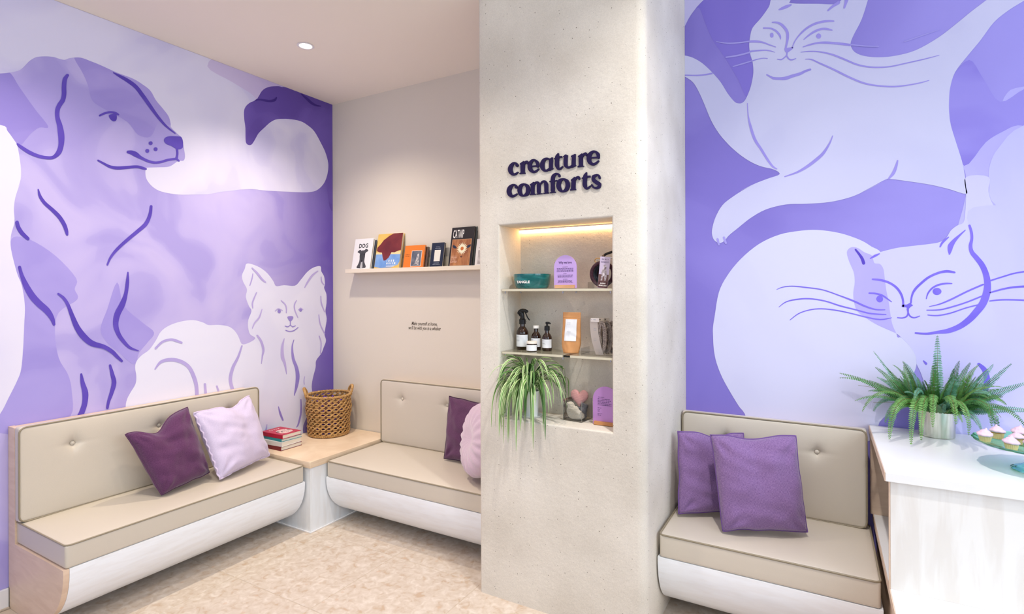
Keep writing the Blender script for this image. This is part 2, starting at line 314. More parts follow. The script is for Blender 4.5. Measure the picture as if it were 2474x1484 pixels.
# ------------------------------------------------------------------ printed shapes: mm on the wall planes (fills), 0.1 mm (strokes: x, z, half-width vector)
FILLS=[
["sleeping_dog","L","corner_dark",1,[2209,2883,2738,3114,3104,3048,3045,2970,3031,2762,3030,2536,3032,2171,2994,2166,2966,2300,2911,2364,2207,2367]],
["background_wash","L","light_l",2,[853,2478,963,2516,1022,2537,1056,2553,1092,2576,1112,2604,1132,2637,1157,2664,1191,2681,1226,2691,1252,2691,1274,2694,1297,2712,1343,2731,1386,2729,1439,2723,1510,2711,1589,2705,1644,2687,1684,2664,1712,2620,1753,2579,1783,2544,1795,2503,1797,2483,1838,2450,1859,2436,1869,2387,1877,2337,1875,2311,1865,2297,1837,2290,1788,2248,1728,2231,1662,2216,1657,2207,1654,2188,1660,2150,1691,2112,1743,2090,1840,2088,1931,2102,2015,2116,2064,2131,2115,2148,2180,2164,2240,2182,2330,2200,2417,2204,2570,2221,2734,2241,2821,2258,2874,2281,2925,2326,2957,2376,2978,2443,2981,2511,2954,2587,2908,2654,2849,2724,2788,2755,2719,2769,2620,2757,2525,2730,2471,2695,2419,2641,2375,2591,2346,2538,2324,2504,2303,2494,2284,2501,2278,2528,2277,2605,2269,2660,2268,2717,2283,2753,2311,2784,2347,2810,2376,2846,2398,2886,2427,2918,2472,2946,2534,2969,2597,2980,2654,2981,2776,2989,2777,3074,1265,3252,854,3029]],
["background_wash","L","light_strip",3,[2018,2927,2182,2883,2319,2848,2358,2824,2376,2846,2398,2886,2427,2918,2472,2946,2534,2969,2573,2979,2558,3039,2348,3045,2144,3065]],
["background_wash","L","light_l2",2,[852,2253,1021,2293,1048,2270,1071,2235,1083,2212,1091,2162,1097,2102,1096,2050,1086,2008,1093,2027,1076,1960,1070,1903,1072,1839,1059,1773,1059,1709,1080,1597,1099,1533,1110,1435,1107,1337,1103,1232,1095,1127,1079,1072,1048,997,1017,927,958,850,849,776]],
["seated_dog","L","ear_wash",1,[935,2508,1022,2537,1058,2552,1092,2496,1152,2406,1205,2333,1169,2319,1136,2281,1115,2245,1099,2218,1083,2218,1071,2235,1048,2270,1021,2293,934,2331]],
["seated_dog","L","head_wash",1,[1315,2719,1343,2731,1386,2729,1439,2723,1510,2711,1589,2705,1644,2687,1684,2664,1712,2620,1753,2579,1783,2544,1789,2495,1729,2498,1683,2400,1616,2395,1562,2453,1459,2489,1395,2521,1376,2594,1352,2653]],
["seated_dog","L","back_wash",1,[1059,1709,1068,1766,1132,1759,1232,1686,1320,1573,1313,1517,1325,1464,1245,1397,1229,1296,1244,1167,1283,1077,1299,988,1293,860,1175,814,1017,836,1017,927,1048,997,1079,1072,1095,1127,1103,1232,1107,1337,1110,1435,1099,1533,1080,1597]],
["seated_dog","L","back_wash",1,[1509,1554,1542,1424,1636,1326,1698,1264,1662,1209,1618,1155,1591,1092,1508,1176,1460,1226,1429,1300,1461,1408]],
["small_dog","L","dog_white",2,[2280,1687,2313,1689,2381,1667,2440,1628,2486,1575,2510,1539,2575,1546,2668,1543,2720,1588,2778,1647,2837,1683,2901,1695,2910,1656,2937,1616,2945,1557,2937,1526,2959,1476,2959,1406,2949,1346,2961,1285,2948,1216,2939,1166,2953,1115,2932,1067,2907,1020,2858,970,2852,917,2827,842,2815,775,2821,657,2738,500,2703,393,2356,424,1538,632,1545,744,1548,858,1555,900,1571,933,1598,979,1603,1022,1597,1074,1605,1109,1631,1139,1672,1168,1707,1217,1735,1267,1779,1299,1846,1320,1923,1326,1986,1307,2019,1290,2086,1287,2147,1275,2187,1250,2218,1209,2241,1156,2264,1147,2311,1159,2345,1182,2306,1211,2292,1256,2293,1308,2317,1368,2298,1403,2276,1464,2284,1516,2256,1568,2249,1611,2269,1654]],
["seated_dog","L","line_l",6,[1471,2460,1479,2471,1507,2479,1508,2450,1496,2438,1481,2442]],
["seated_dog","L","line_l",6,[1756,2392,1762,2412,1783,2426,1813,2434,1850,2440,1861,2430,1866,2406,1864,2379,1850,2365,1828,2360,1800,2371,1770,2377]],
["seated_dog","L","line_l",6,[1693,2364,1691,2357,1686,2352,1680,2350,1674,2353,1672,2359,1674,2366,1680,2371,1686,2373,1691,2370]],
["seated_dog","L","line_l",6,[1675,2315,1673,2309,1668,2303,1661,2302,1656,2305,1654,2311,1656,2318,1661,2323,1668,2324,1673,2322]],
["seated_dog","L","line_l",6,[1720,2335,1718,2328,1713,2323,1706,2322,1701,2325,1699,2331,1701,2338,1706,2343,1713,2344,1718,2342]],
["small_dog","L","line_q",6,[2601,1311,2612,1320,2645,1319,2651,1305,2634,1284,2620,1284]],
["small_dog","L","line_q",6,[2547,1358,2544,1350,2537,1345,2529,1346,2522,1351,2519,1359,2522,1367,2529,1372,2537,1371,2544,1366]],
["small_dog","L","line_q",6,[2729,1361,2726,1354,2720,1350,2712,1350,2706,1355,2704,1362,2706,1369,2712,1374,2720,1373,2727,1369]],
["background_wash","R","dark_r",1,[-542,3093,-593,3017,-571,3011,-536,2905,-500,2815,-438,2706,-378,2584,-338,2490,-291,2553,-291,2767,-200,2998]],
["background_wash","R","mid_r1",1,[538,1911,537,1999,528,2048,568,2116,628,2161,664,2309,728,2344,946,2314,944,1649,536,1665]],
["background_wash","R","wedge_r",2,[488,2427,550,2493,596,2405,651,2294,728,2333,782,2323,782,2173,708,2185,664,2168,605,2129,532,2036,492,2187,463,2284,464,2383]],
["background_wash","R","mid_r2",3,[616,1960,618,2032,646,2099,727,2182,945,2203,944,1594,649,1838]],
["background_wash","R","corner_r",4,[-666,3127,-524,3088,-585,3022,-622,2979,-651,2930,-666,2914]],
["leaping_cat","R","cat_r",5,[-226,2963,-235,2930,-271,2883,-310,2843,-322,2803,-327,2754,-322,2709,-311,2664,-308,2613,-314,2572,-324,2531,-344,2484,-361,2467,-378,2467,-398,2479,-432,2529,-466,2594,-508,2654,-558,2713,-608,2754,-652,2776,-682,2789,-682,2682,-652,2662,-608,2622,-580,2571,-551,2499,-516,2404,-474,2323,-413,2242,-345,2175,-280,2131,-216,2106,-189,2079,-241,2063,-306,2042,-373,2012,-283,2050,-346,2022,-411,1984,-460,1945,-494,1885,-511,1825,-511,1789,-499,1762,-474,1747,-449,1759,-428,1785,-379,1825,-323,1869,-252,1907,-161,1925,-73,1921,26,1921,115,1938,181,1967,236,1996,151,1953,206,1983,249,2006,270,2006,332,1990,413,1966,477,1941,538,1913,538,1944,534,1993,525,2055,506,2136,487,2219,481,2281,481,2330,485,2385,502,2449,545,2512,588,2569,633,2636,683,2676,729,2702,766,2730,766,2810,652,2770,609,2737,560,2702,508,2661,445,2615,365,2577,292,2568,224,2575,169,2593,136,2615,120,2639,115,2666,128,2703,159,2767,184,2852,195,2901,148,2947,98,2902,58,2868,-17,2887,-135,2921,-138,2939,-163,2987,-206,3000]],
["curled_cat","R","cat2_body",4,[-509,1261,-509,1301,-500,1363,-479,1487,-437,1575,-371,1660,-284,1734,-192,1776,-103,1790,-24,1790,67,1770,148,1734,194,1700,235,1664,289,1532,288,1302,307,1280,338,1243,359,1199,362,1161,350,1115,319,1037,281,965,223,885,158,779,-272,720,-354,860,-382,896,-422,962,-463,1038,-492,1115,-505,1185]],
["curled_cat","R","cat2_head",5,[538,1987,538,1914,535,1835,529,1791,506,1777,485,1757,471,1729,447,1709,412,1702,351,1696,289,1689,225,1672,193,1660,167,1674,141,1695,117,1700,101,1689,97,1669,107,1629,124,1581,128,1533,122,1486,125,1439,137,1399,160,1376,212,1338,282,1302,307,1280,338,1243,359,1199,363,1161,386,1095,433,873,445,789,893,853,895,1592,726,1736,640,1834,613,1915,613,1979]],
["curled_cat","R","cat2_wash",6,[193,1660,167,1674,141,1695,117,1700,101,1689,97,1669,107,1629,124,1581,128,1533,122,1486,125,1439,137,1399,160,1376,212,1338,282,1302,288,1298,273,1340,265,1394,260,1440,251,1494,245,1548,240,1594,226,1618,206,1622,200,1642]],
["curled_cat","R","mid_r2",6,[612,1585,666,1535,726,1513,796,1499,797,1801,563,1854,551,1746,562,1673]],
["leaping_cat","R","line_c",7,[-214,2781,-215,2774,-219,2771,-225,2772,-229,2777,-230,2785,-229,2792,-225,2795,-219,2794,-215,2789]],
["leaping_cat","R","line_c",7,[-6,2727,-8,2721,-13,2717,-20,2719,-25,2725,-28,2733,-25,2739,-20,2743,-13,2741,-8,2735]],
["leaping_cat","R","line_c",7,[-163,2706,-152,2704,-128,2702,-127,2695,-139,2686,-152,2679,-161,2685,-165,2698]],
["curled_cat","R","line_b",8,[238,1456,236,1447,229,1441,221,1441,215,1447,212,1456,215,1465,221,1471,229,1471,236,1465]],
["curled_cat","R","line_b",8,[452,1490,449,1481,441,1475,431,1475,424,1481,421,1490,424,1500,432,1505,441,1505,449,1499]],
["curled_cat","R","line_b",8,[308,1425,313,1430,327,1431,338,1438,344,1433,350,1427,342,1421,334,1411,331,1409,325,1418,311,1419]]]
STROKES=[
["seated_dog","L","line_l",[12861,26204,53,-23,12739,25933,86,-4,12702,25541,98,25,12701,25160,98,19,12646,24844,90,-19,12512,24560,86,-30,12423,24265,95,8,12422,23887,92,41,12509,23533,108,59,12561,23168,132,54,12583,22849,129,31,12559,22464,109,-3,12461,22118,87,-54,12241,21829,26,-74,11939,21749,-7,-81,11601,21772,-21,-84,11271,21883,-33,-85,10988,22053,-35,-71,10849,22164,-25,-46]],
["seated_dog","L","line_l",[14947,27036,12,30,15257,26955,33,78,15626,26844,51,101,16056,26628,70,99,16441,26207,81,90,16778,25790,79,83,17121,25365,65,71,17529,24948,48,60,17887,24696,31,47,18191,24532,19,30]],
["seated_dog","L","line_l",[14276,24500,-17,37,14485,24673,-16,50,14736,24813,-3,57,14991,24856,14,66,15156,24815,20,53]],
["seated_dog","L","line_l",[18299,23621,62,20,18323,23338,62,11,18278,23042,67,3]],
["seated_dog","L","line_l",[18247,23035,38,50,18402,22920,34,45]],
["seated_dog","L","line_l",[18260,23019,9,-61,17760,22839,13,-65,17403,22653,13,-64,17053,22538,-3,-68,16710,22548,-22,-74,16318,22661,-37,-82,16044,22795,-61,-134,15827,22856,-33,-121,15655,22848,-12,-85]],
["seated_dog","L","line_l",[14205,22073,19,44,14476,21957,23,56,14778,21845,20,76,15137,21851,3,88,15610,21978,-5,82,16096,22109,3,79,16400,22096,16,74,16567,22074,13,49]],
["seated_dog","L","line_l",[11632,20102,26,13,11704,19781,54,40,11884,19473,50,63,12188,19177,52,74,12463,18872,65,73,12673,18510,75,56,12778,18177,75,35,12813,17965,49,16]],
["seated_dog","L","line_l",[10810,18395,67,30,10860,18158,69,48,10998,17887,59,68,11221,17637,44,63]],
["seated_dog","L","line_l",[16841,19966,71,-1,16777,19474,86,-18,16552,18918,85,-60,16112,18444,62,-73,15598,17929,55,-66,15099,17381,53,-54,14774,16903,47,-32,14613,16486,36,-17]],
["seated_dog","L","line_l",[10899,16234,55,22,10992,15815,66,32,11150,15328,98,63,11375,14836,106,95,11636,14460,94,115,11969,14075,96,103,12172,13688,85,50,12253,13371,52,18]],
["seated_dog","L","line_l",[15618,16104,34,-1,15591,15542,84,-8,15505,14888,90,-24,15337,14332,130,-64,15088,13784,139,-58,15005,13236,130,-1,15126,12721,97,42,15371,12286,71,59,15705,11883,37,60,16133,11672,9,26]],
["seated_dog","L","line_l",[12431,14927,27,39,12661,14694,48,50,12838,14347,65,35,13015,13779,87,39,13232,13159,109,66,13525,12658,103,107,13900,12273,58,130,14441,12045,40,105,14838,11734,58,82,15080,11434,57,60,15301,11178,39,43]],
["seated_dog","L","line_l",[13400,10711,44,2,13458,10246,94,10,13576,9700,134,-5,13552,9175,118,-44,13439,8756,111,-71,13327,8515,105,-84]],
["seated_dog","L","line_l",[14723,11016,54,9,14834,10499,94,12,14914,10029,113,-23,14791,9499,92,-46,14653,9066,69,-34,14589,8714,62,-26]],
["sleeping_dog","L","line_d",[23505,28109,-8,29,23830,28273,0,52,24271,28341,12,76,24645,28414,-3,79,25026,28596,-46,63,25166,28814,-51,15]],
["sleeping_dog","L","line_d",[27331,29719,39,50,27801,29530,75,93,28238,29338,66,97,28682,29288,26,70,29091,29357,7,38]],
["small_dog","L","line_p",[23226,16604,34,32,23610,16264,59,48,23952,15873,58,49,24250,15654,32,35]],
["small_dog","L","line_p",[23272,16212,38,-5,23203,15860,46,-10,23049,15423,36,-10]],
["small_dog","L","line_p",[23556,14942,31,-13,23361,14548,49,-18,23235,14200,57,-8,23263,13893,38,2]],
["small_dog","L","line_p",[23964,13784,28,-9,23745,13216,52,-28,23403,12880,40,-26,23228,12522,35,-16]],
["small_dog","L","line_p",[28758,16567,29,-31,28249,16239,61,-45,27832,15745,69,-35,27539,15308,40,-19]],
["small_dog","L","line_p",[29076,16109,49,5,29124,15762,58,18,29347,15515,41,24]],
["small_dog","L","line_p",[29032,14618,49,3,29091,14071,60,11,29400,13414,47,13]],
["small_dog","L","line_p",[28841,13186,49,4,28961,12487,59,11,29392,11713,46,14]],
["small_dog","L","line_p",[28870,11552,47,7,29053,10992,56,-2,28975,10205,49,-8]],
["small_dog","L","line_p",[25504,14353,30,26,25802,14097,44,26,25930,13815,53,6,25918,13463,43,-3]],
["small_dog","L","line_p",[26792,14330,36,-15,26623,14031,55,-10,26644,13653,54,11,26922,13074,31,10]],
["small_dog","L","line_p",[25007,13615,-20,22,25237,13772,-5,41,25586,13650,13,30]],
["small_dog","L","line_p",[26958,13624,-23,22,27152,13770,-5,38,27370,13649,19,24]],
["small_dog","L","line_p",[23593,11989,57,30,23886,11568,81,25,24062,10974,89,-2,23980,10537,59,-14,23899,10013,24,-6]],
["small_dog","L","line_p",[25738,11600,31,-9,25575,11013,106,-18,25594,10274,137,3,25784,9790,94,8,25921,9030,27,0]],
["small_dog","L","line_p",[27510,8624,23,-7,27439,8345,35,-7,27461,8054,35,-3]],
["small_dog","L","line_p",[17055,11721,-39,47,17424,12064,-33,61,17858,12165,-8,69,18152,12095,19,73,18527,11925,21,57]],
["small_dog","L","line_p",[17016,10515,-27,27,17349,10902,-39,76,17927,10965,0,107,18523,10767,43,95,18981,10360,84,60,19253,9771,110,28,19409,9193,110,2,19446,8550,111,-12]],
["small_dog","L","line_p",[19947,9191,73,-5,19994,8618,81,-7]],
["small_dog","L","line_p",[20720,8950,56,10,20821,8646,56,10]],
["small_dog","L","line_p",[22454,11369,52,-21,22176,10643,75,-38,21813,10007,101,-46,21632,9272,115,-20,21763,8621,114,3]],
["small_dog","L","line_p",[24310,5708,30,-11,24208,5238,76,-39,23957,4815,54,-35]],
["small_dog","L","line_q",[26264,12841,38,-2,26263,12542,38,-2]],
["small_dog","L","line_q",[25806,12512,9,31,26065,12441,-6,37,26263,12542,0,33,26450,12418,5,37,26695,12479,-13,32]],
["small_dog","L","line_q",[25869,12193,11,31,26173,12098,2,37,26559,12129,-18,35,26930,12342,-20,24]],
["small_dog","L","line_q",[26556,11441,32,-9,26410,10937,66,-8,26495,10082,120,8,26772,9389,142,12,26881,8711,169,-24,26765,7970,121,-38,26561,7361,27,-11]],
["small_dog","L","line_q",[25240,6788,30,2,25396,6254,80,7,25606,5751,59,8]],
["small_dog","L","line_q",[27157,6954,46,-8,27153,6001,79,-23,26922,5191,65,-31,26752,4991,29,-21]],
["leaping_cat","R","line_c",[-1367,29129,14,-46,-1544,29099,25,-77,-1736,29058,23,-68,-1874,29032,12,-37]],
["leaping_cat","R","line_c",[655,28695,33,-71,453,28602,29,-56,325,28517,28,-45,236,28437,22,-31]],
["leaping_cat","R","line_c",[992,28750,72,-41,954,28586,52,-32,899,28396,36,-22]],
["leaping_cat","R","line_c",[-2195,28473,1,28,-2014,28422,8,43,-1821,28297,29,45,-1657,28088,48,33,-1534,27844,59,10,-1508,27593,63,-15,-1536,27325,48,-20,-1591,27063,40,-19]],
["leaping_cat","R","line_c",[463,27869,0,-32,222,27930,3,-51,-35,27958,10,-55,-346,27931,18,-54,-635,27823,25,-48,-875,27655,26,-37,-1089,27434,21,-23,-1224,27223,22,-17,-1306,26998,23,-15]],
["leaping_cat","R","line_c",[-2590,28279,0,40,-2434,28241,2,34,-2238,28168,12,39,-2043,28013,26,34,-1905,27826,37,24,-1837,27671,39,7,-1815,27528,11,0]],
["leaping_cat","R","line_c",[398,27452,-4,-22,169,27561,-4,-52,-62,27614,9,-52,-348,27558,21,-53,-584,27435,20,-36,-796,27281,12,-19]],
["leaping_cat","R","line_c",[-1538,26791,30,-12,-1557,26673,26,-22,-1661,26573,17,-28,-1799,26511,6,-31,-1965,26568,-2,-21]],
["leaping_cat","R","line_c",[-1552,26656,26,12,-1471,26486,20,21,-1335,26396,0,34,-1151,26423,-6,21]],
["leaping_cat","R","line_c",[-2456,25885,15,27,-2246,25719,19,38,-2134,25641,10,62,-1885,25576,0,68,-1610,25537,-15,87,-1284,25594,-20,77,-961,25635,-21,69,-748,25713,-19,57,-537,25751,-14,51]],
["leaping_cat","R","line_c",[-3252,27747,-1,57,-2949,27683,3,59,-2635,27564,10,40,-2325,27368,10,27,-2046,27196,6,19]],
["leaping_cat","R","line_c",[-3239,27240,-4,42,-2893,27200,-3,38,-2523,27143,1,31,-2270,27046,5,26,-2083,26939,3,11]],
["leaping_cat","R","line_c",[-3154,26724,-9,32,-2894,26762,-6,25,-2609,26757,-1,19,-2425,26699,2,21]],
["leaping_cat","R","line_c",[-837,26922,-5,18,-559,26964,-9,40,-219,26976,-6,46,90,26925,1,56,472,26808,4,58,849,26680,6,57,1134,26568,7,53]],
["leaping_cat","R","line_c",[-929,26686,-1,14,-598,26653,-1,27,-182,26547,3,29,343,26310,10,37,857,25971,14,37,1362,25612,11,35,1802,25402,4,35,2235,25285,0,32,2714,25224,-3,29,3338,25258,-4,26,3948,25297,-4,22,4469,25352,-2,12]],
["leaping_cat","R","line_c",[-731,26300,1,17,-480,26232,7,28,-125,25973,13,31,399,25594,16,36,968,25145,17,39,1470,24782,13,38,1908,24546,6,37,2446,24366,2,35,2869,24272,-1,35,3335,24247,-3,29,3794,24265,-4,25,4105,24311,-3,16]],
["leaping_cat","R","line_c",[-3365,24598,17,-2,-3328,23959,30,0,-3217,23368,57,8,-3022,22696,59,22,-2731,22157,49,28,-2411,21550,42,27,-2189,21206,31,31,-2012,21066,13,22]],
["leaping_cat","R","line_c",[406,22377,16,-10,272,22027,30,-23,8,21590,45,-49,-317,21293,41,-63,-676,21029,33,-61,-1100,20803,17,-46,-1656,20643,7,-24]],
["leaping_cat","R","line_c",[2953,20879,25,-11,2884,20581,49,-27,2778,20305,49,-43,2603,20074,20,-23]],
["leaping_cat","R","line_c",[-6487,26676,1,30,-5938,26551,0,34,-5507,26494,-4,38,-5095,26485,-7,45]],
["leaping_cat","R","line_f",[-4865,28120,3,18,-4312,27904,2,36,-3769,27808,-3,37,-3269,27764,-4,37]],
["leaping_cat","R","line_f",[-4383,27189,-5,37,-3838,27158,-8,44,-3251,27187,-9,44]],
["leaping_cat","R","line_f",[-4043,26635,-7,29,-3571,26681,-9,37,-3140,26733,-8,29]],
["leaping_cat","R","line_f",[1169,26577,3,32,1695,26391,2,32,2238,26248,1,26]],
["leaping_cat","R","line_f",[3238,26243,-7,25,3850,26364,-7,25,4472,26482,-4,16]],
["leaping_cat","R","line_f",[-4843,17681,57,12,-4777,17395,49,11]],
["leaping_cat","R","line_f",[-4527,17753,55,18,-4428,17449,47,15]],
["curled_cat","R","line_e",[1314,16883,26,24,1449,16678,37,31,1574,16450,53,29,1636,16224,59,22]],
["curled_cat","R","line_b",[1898,16449,-10,22,2072,16557,-19,45,2244,16649,-9,22]],
["curled_cat","R","line_b",[4477,16871,-20,14,4552,17046,-30,29,4663,17181,-22,32,4774,17287,-11,19]],
["curled_cat","R","line_b",[5349,17561,10,-14,5158,17351,22,-31,4975,17128,47,-53,4847,16902,83,-54,4817,16717,73,-17,4802,16531,22,-4]],
["curled_cat","R","line_b",[5490,17755,38,12,5553,17467,46,8,5570,17191,46,-6,5523,16872,61,-3,5568,16595,64,39,5727,16337,64,63,5902,16035,79,58,6024,15669,94,35,6082,15259,108,7,6056,14851,119,-34,5933,14396,108,-73,5720,14029,89,-96,5471,13680,70,-102,5146,13372,44,-105,4744,13164,20,-99,4373,13090,7,-65,3996,13015,1,-47,3594,13029,-2,-38]],
["curled_cat","R","line_b",[1986,15474,3,39,2273,15436,8,48,2596,15320,17,44,2875,15098,30,39,3053,14807,38,25,3130,14518,39,9,3141,14229,35,3]],
["curled_cat","R","line_b",[4971,15735,-5,-41,4715,15787,1,-56,4418,15723,12,-49,4079,15540,21,-45,3812,15283,28,-39,3580,14998,34,-32,3463,14711,33,-13,3423,14376,31,-5]],
["curled_cat","R","line_b",[3306,14110,43,5,3317,13942,27,-4,3266,13773,19,-24,3108,13697,3,-29,2931,13708,-1,-24]],
["curled_cat","R","line_b",[3317,13966,25,15,3383,13799,19,25,3538,13716,1,29,3739,13797,-5,20]],
["curled_cat","R","line_b",[1852,14828,2,35,2107,14808,6,39,2352,14724,14,36,2554,14564,14,24,2706,14428,8,14]],
["curled_cat","R","line_b",[3981,14570,-15,5,4039,14807,-23,16,4191,15043,-19,29,4416,15192,-11,40,4676,15250,-3,37,4879,15244,0,23]],
["curled_cat","R","line_b",[-2038,15013,-4,12,-1775,15128,-4,21,-1351,15178,0,24,-749,15111,3,28,-28,14989,5,25,674,14707,8,26,1231,14458,13,37,1692,14212,12,37,2105,14069,4,29,2451,14060,1,17]],
["curled_cat","R","line_b",[-1945,14129,-7,11,-1635,14387,-9,22,-1213,14511,-4,31,-614,14560,1,31,59,14450,6,30,673,14226,8,32,1272,14058,6,29,1816,13892,6,34,2227,13850,2,29,2491,13845,1,20]],
["curled_cat","R","line_b",[-1450,13493,-8,12,-1076,13815,-10,21,-616,14005,-5,25,-75,14075,1,28,585,13997,4,28,1186,13856,5,25,1691,13716,5,29,2267,13605,1,32,2703,13698,-2,14]],
["curled_cat","R","line_b",[4094,14230,-3,14,4451,14337,-7,27,4895,14574,-12,34,5403,14898,-12,33,5935,15193,-11,34]],
["curled_cat","R","line_b",[3999,14068,0,19,4450,14088,-3,28,4894,14225,-7,31,5402,14438,-8,30,5934,14715,-9,30]],
["curled_cat","R","line_b",[4036,13850,1,21,4375,13833,-2,28,4820,13944,-6,27,5365,14184,-6,26,5862,14350,-5,26]],
["curled_cat","R","line_b",[6179,15358,-7,30,6592,15523,-7,30,6930,15651,-5,30,7330,15732,-4,31,7916,15851,-3,26]],
["curled_cat","R","line_b",[6178,14851,-6,31,6591,14998,-6,35,6929,15072,-3,40,7361,15105,-1,40,7914,15110,0,31]],
["curled_cat","R","line_b",[6160,14489,-2,27,6453,14535,-1,31,6793,14546,1,31,7326,14518,2,31,7912,14412,3,26]],
["curled_cat","R","line_b",[5788,11764,35,47,5970,11539,71,57,6050,11177,100,22,6029,10807,95,-18,5927,10429,55,-29,5763,10070,24,-17]],
["curled_cat","R","line_b",[3877,11790,16,20,3965,11675,33,39]]]
LETTERS=[
["c",[[-12662,20983,-75,-32,-12735,21095,-28,-36,-12852,21109,29,-48,-12972,21007,89,-56,-13038,20860,122,-23,-13003,20702,103,34,-12884,20580,28,59,-12737,20582,-20,45,-12619,20646,-19,25]],[]],
["r",[[-12268,21001,-38,23,-12210,21082,-32,40,-12124,21085,31,53,-12090,21017,57,17]],[[-1251,2105,-1231,2115,-1224,2112,-1225,2062,-1222,2059,-1222,2053,-1253,2055,-1253,2060,-1247,2062,-1248,2099,-1251,2101]]],
["e",[[-11557,20815,-70,3,-11570,20967,-79,-23,-11696,21103,-26,-45,-11838,21113,34,-51,-11953,20988,93,-43,-11976,20814,114,-5,-11925,20682,80,48,-11784,20578,17,59,-11642,20587,-25,45,-11515,20673,-22,25]],[[-1187,2088,-1149,2086,-1148,2078,-1186,2081]]],
["a",[[-10945,21065,-9,-40,-11082,21107,8,-50,-11221,21062,61,-58,-11310,20911,108,-36,-11311,20737,108,12,-11223,20590,45,48,-11084,20557,-14,50,-10960,20622,-24,33]],[[-1097,2108,-1085,2112,-1082,2114,-1077,2112,-1079,2063,-1075,2062,-1076,2059,-1095,2052,-1097,2055]]],
["t",[[-10503,21256,33,-15,-10550,21139,93,-24,-10564,20896,100,-14,-10560,20723,98,6,-10498,20569,45,34,-10404,20558,-21,42,-10283,20642,-18,20]],[[-1072,2107,-1054,2115,-1031,2113,-1030,2106,-1054,2105,-1071,2103]]],
["u",[[-10122,21085,93,-16,-10136,20844,96,-12,-10123,20672,84,20,-10031,20576,17,49,-9899,20585,-22,41,-9807,20659,-22,23]],[[-1026,2112,-1006,2115,-1002,2113,-1003,2105,-1024,2106],[-987,2108,-967,2115,-964,2113,-965,2066,-962,2063,-962,2060,-982,2053,-985,2055,-983,2100,-987,2104]]],
["r",[[-9313,20983,-37,26,-9248,21071,-33,40,-9158,21088,19,59,-9115,21018,50,23]],[[-953,2103,-934,2113,-929,2110,-930,2059,-924,2054,-925,2052,-955,2053,-955,2058,-949,2060,-950,2098,-953,2100]]],
["e",[[-8567,20842,-62,3,-8579,20985,-72,-23,-8691,21106,-23,-47,-8841,21125,28,-51,-8981,20989,91,-53,-9007,20826,104,-5,-8957,20677,74,46,-8818,20577,12,59,-8693,20598,-25,44,-8555,20687,-20,26]],[[-891,2084,-850,2081,-850,2088,-889,2091]]],
["c",[[-12710,19952,-71,-34,-12783,20056,-24,-39,-12916,20062,29,-51,-13050,19959,97,-59,-13111,19797,125,-16,-13066,19638,101,41,-12948,19538,21,63,-12800,19550,-22,47,-12667,19620,-19,25]],[]],
["o",[[-12301,20044,0,-46,-12461,19978,75,-55,-12529,19794,114,-13,-12472,19584,80,40,-12318,19501,-2,43,-12136,19566,-74,59,-12072,19750,-109,13,-12123,19945,-76,-43,-12301,20044,0,-46]],[]],
["m",[[-11758,19959,-29,23,-11672,20051,-27,41,-11560,20052,36,44,-11504,19933,91,5,-11505,19758,95,-9,-11506,19603,95,-9],[-11406,19974,-27,24,-11308,20063,-26,41,-11197,20064,36,43,-11128,19933,94,9,-11116,19721,97,-6,-11116,19597,97,-9]],[[-1197,2001,-1177,2011,-1173,2007,-1174,1957,-1167,1952,-1168,1949,-1198,1950,-1199,1954,-1193,1957,-1193,1994,-1197,1996],[-1163,1949,-1163,1954,-1132,1953,-1132,1949],[-1127,1949,-1127,1954,-1098,1954,-1098,1949]]],
["f",[[-10446,20232,-53,-18,-10486,20310,-28,-39,-10621,20349,17,-51,-10743,20264,75,-47,-10785,20108,98,-17,-10786,19812,98,-10,-10787,19603,98,-9]],[[-1093,1949,-1092,1954,-1064,1954,-1064,1949],[-1096,2006,-1057,2007,-1055,2000,-1095,2001]]],
["o",[[-10259,20072,0,-46,-10420,20009,75,-59,-10493,19813,110,-11,-10421,19605,77,43,-10274,19512,-2,44,-10101,19586,-73,59,-10034,19774,-106,12,-10092,19974,-74,-43,-10259,20072,0,-46]],[]],
["r",[[-9666,19979,-35,24,-9600,20068,-29,40,-9509,20070,26,57,-9471,20006,49,22]],[[-988,2000,-970,2012,-964,2008,-966,1959,-963,1955,-963,1952,-992,1952,-992,1956,-987,1960,-985,1995,-988,1997]]],
["t",[[-9129,20232,29,-13,-9188,20084,88,-24,-9207,19823,97,-13,-9202,19679,95,11,-9139,19542,39,40,-9050,19545,-24,42,-8935,19629,-18,21]],[[-936,2003,-920,2011,-894,2009,-893,2001,-920,2001,-935,1999]]],
["s",[[-8508,19940,-50,-16,-8557,20051,-30,-34,-8670,20075,13,-49,-8795,20018,72,-42,-8783,19874,76,33,-8646,19753,58,65,-8522,19658,78,34,-8535,19554,53,-48,-8672,19508,2,-50,-8810,19569,-27,-31,-8872,19670,-32,-16]],[]]]

# ------------------------------------------------------------------ the room
LX, BY, CZ = -3.376, 3.027, 2.982
fl = obox('floor', (-3.6, -2.7, -.10), (3.4, 3.2, -.0016), M_GROUT, bev=0, kind='structure')
bm = bmesh.new(); box(bm, (-.2889, -.2889, -.006), (.2889, .2889, 0), bev=.0016); tile_me = bpy.data.meshes.new('tile'); bm.to_mesh(tile_me); bm.free(); tile_me.materials.append(M_TILE)
for i in range(-3, 9):
    for j in range(-8, 3):
        x = -2.399+.582*i; y = 2.617+.582*(j)
        if x > 3.1 or x < -3.5: continue
        t = bpy.data.objects.new('tile', tile_me); COL.objects.link(t); t.location = (x, y, 0); t.parent = fl
CH = 3.45     # the ceiling right of the column is higher
bm = bmesh.new()
for a, b in (((-3.6, -2.7, CZ), (-1.489, 3.2, CH+.12)), ((-1.489, -2.7, CH), (3.4, 3.2, CH+.12))): box(bm, a, b)
finish('ceiling', bm, M_CEIL, kind='structure')
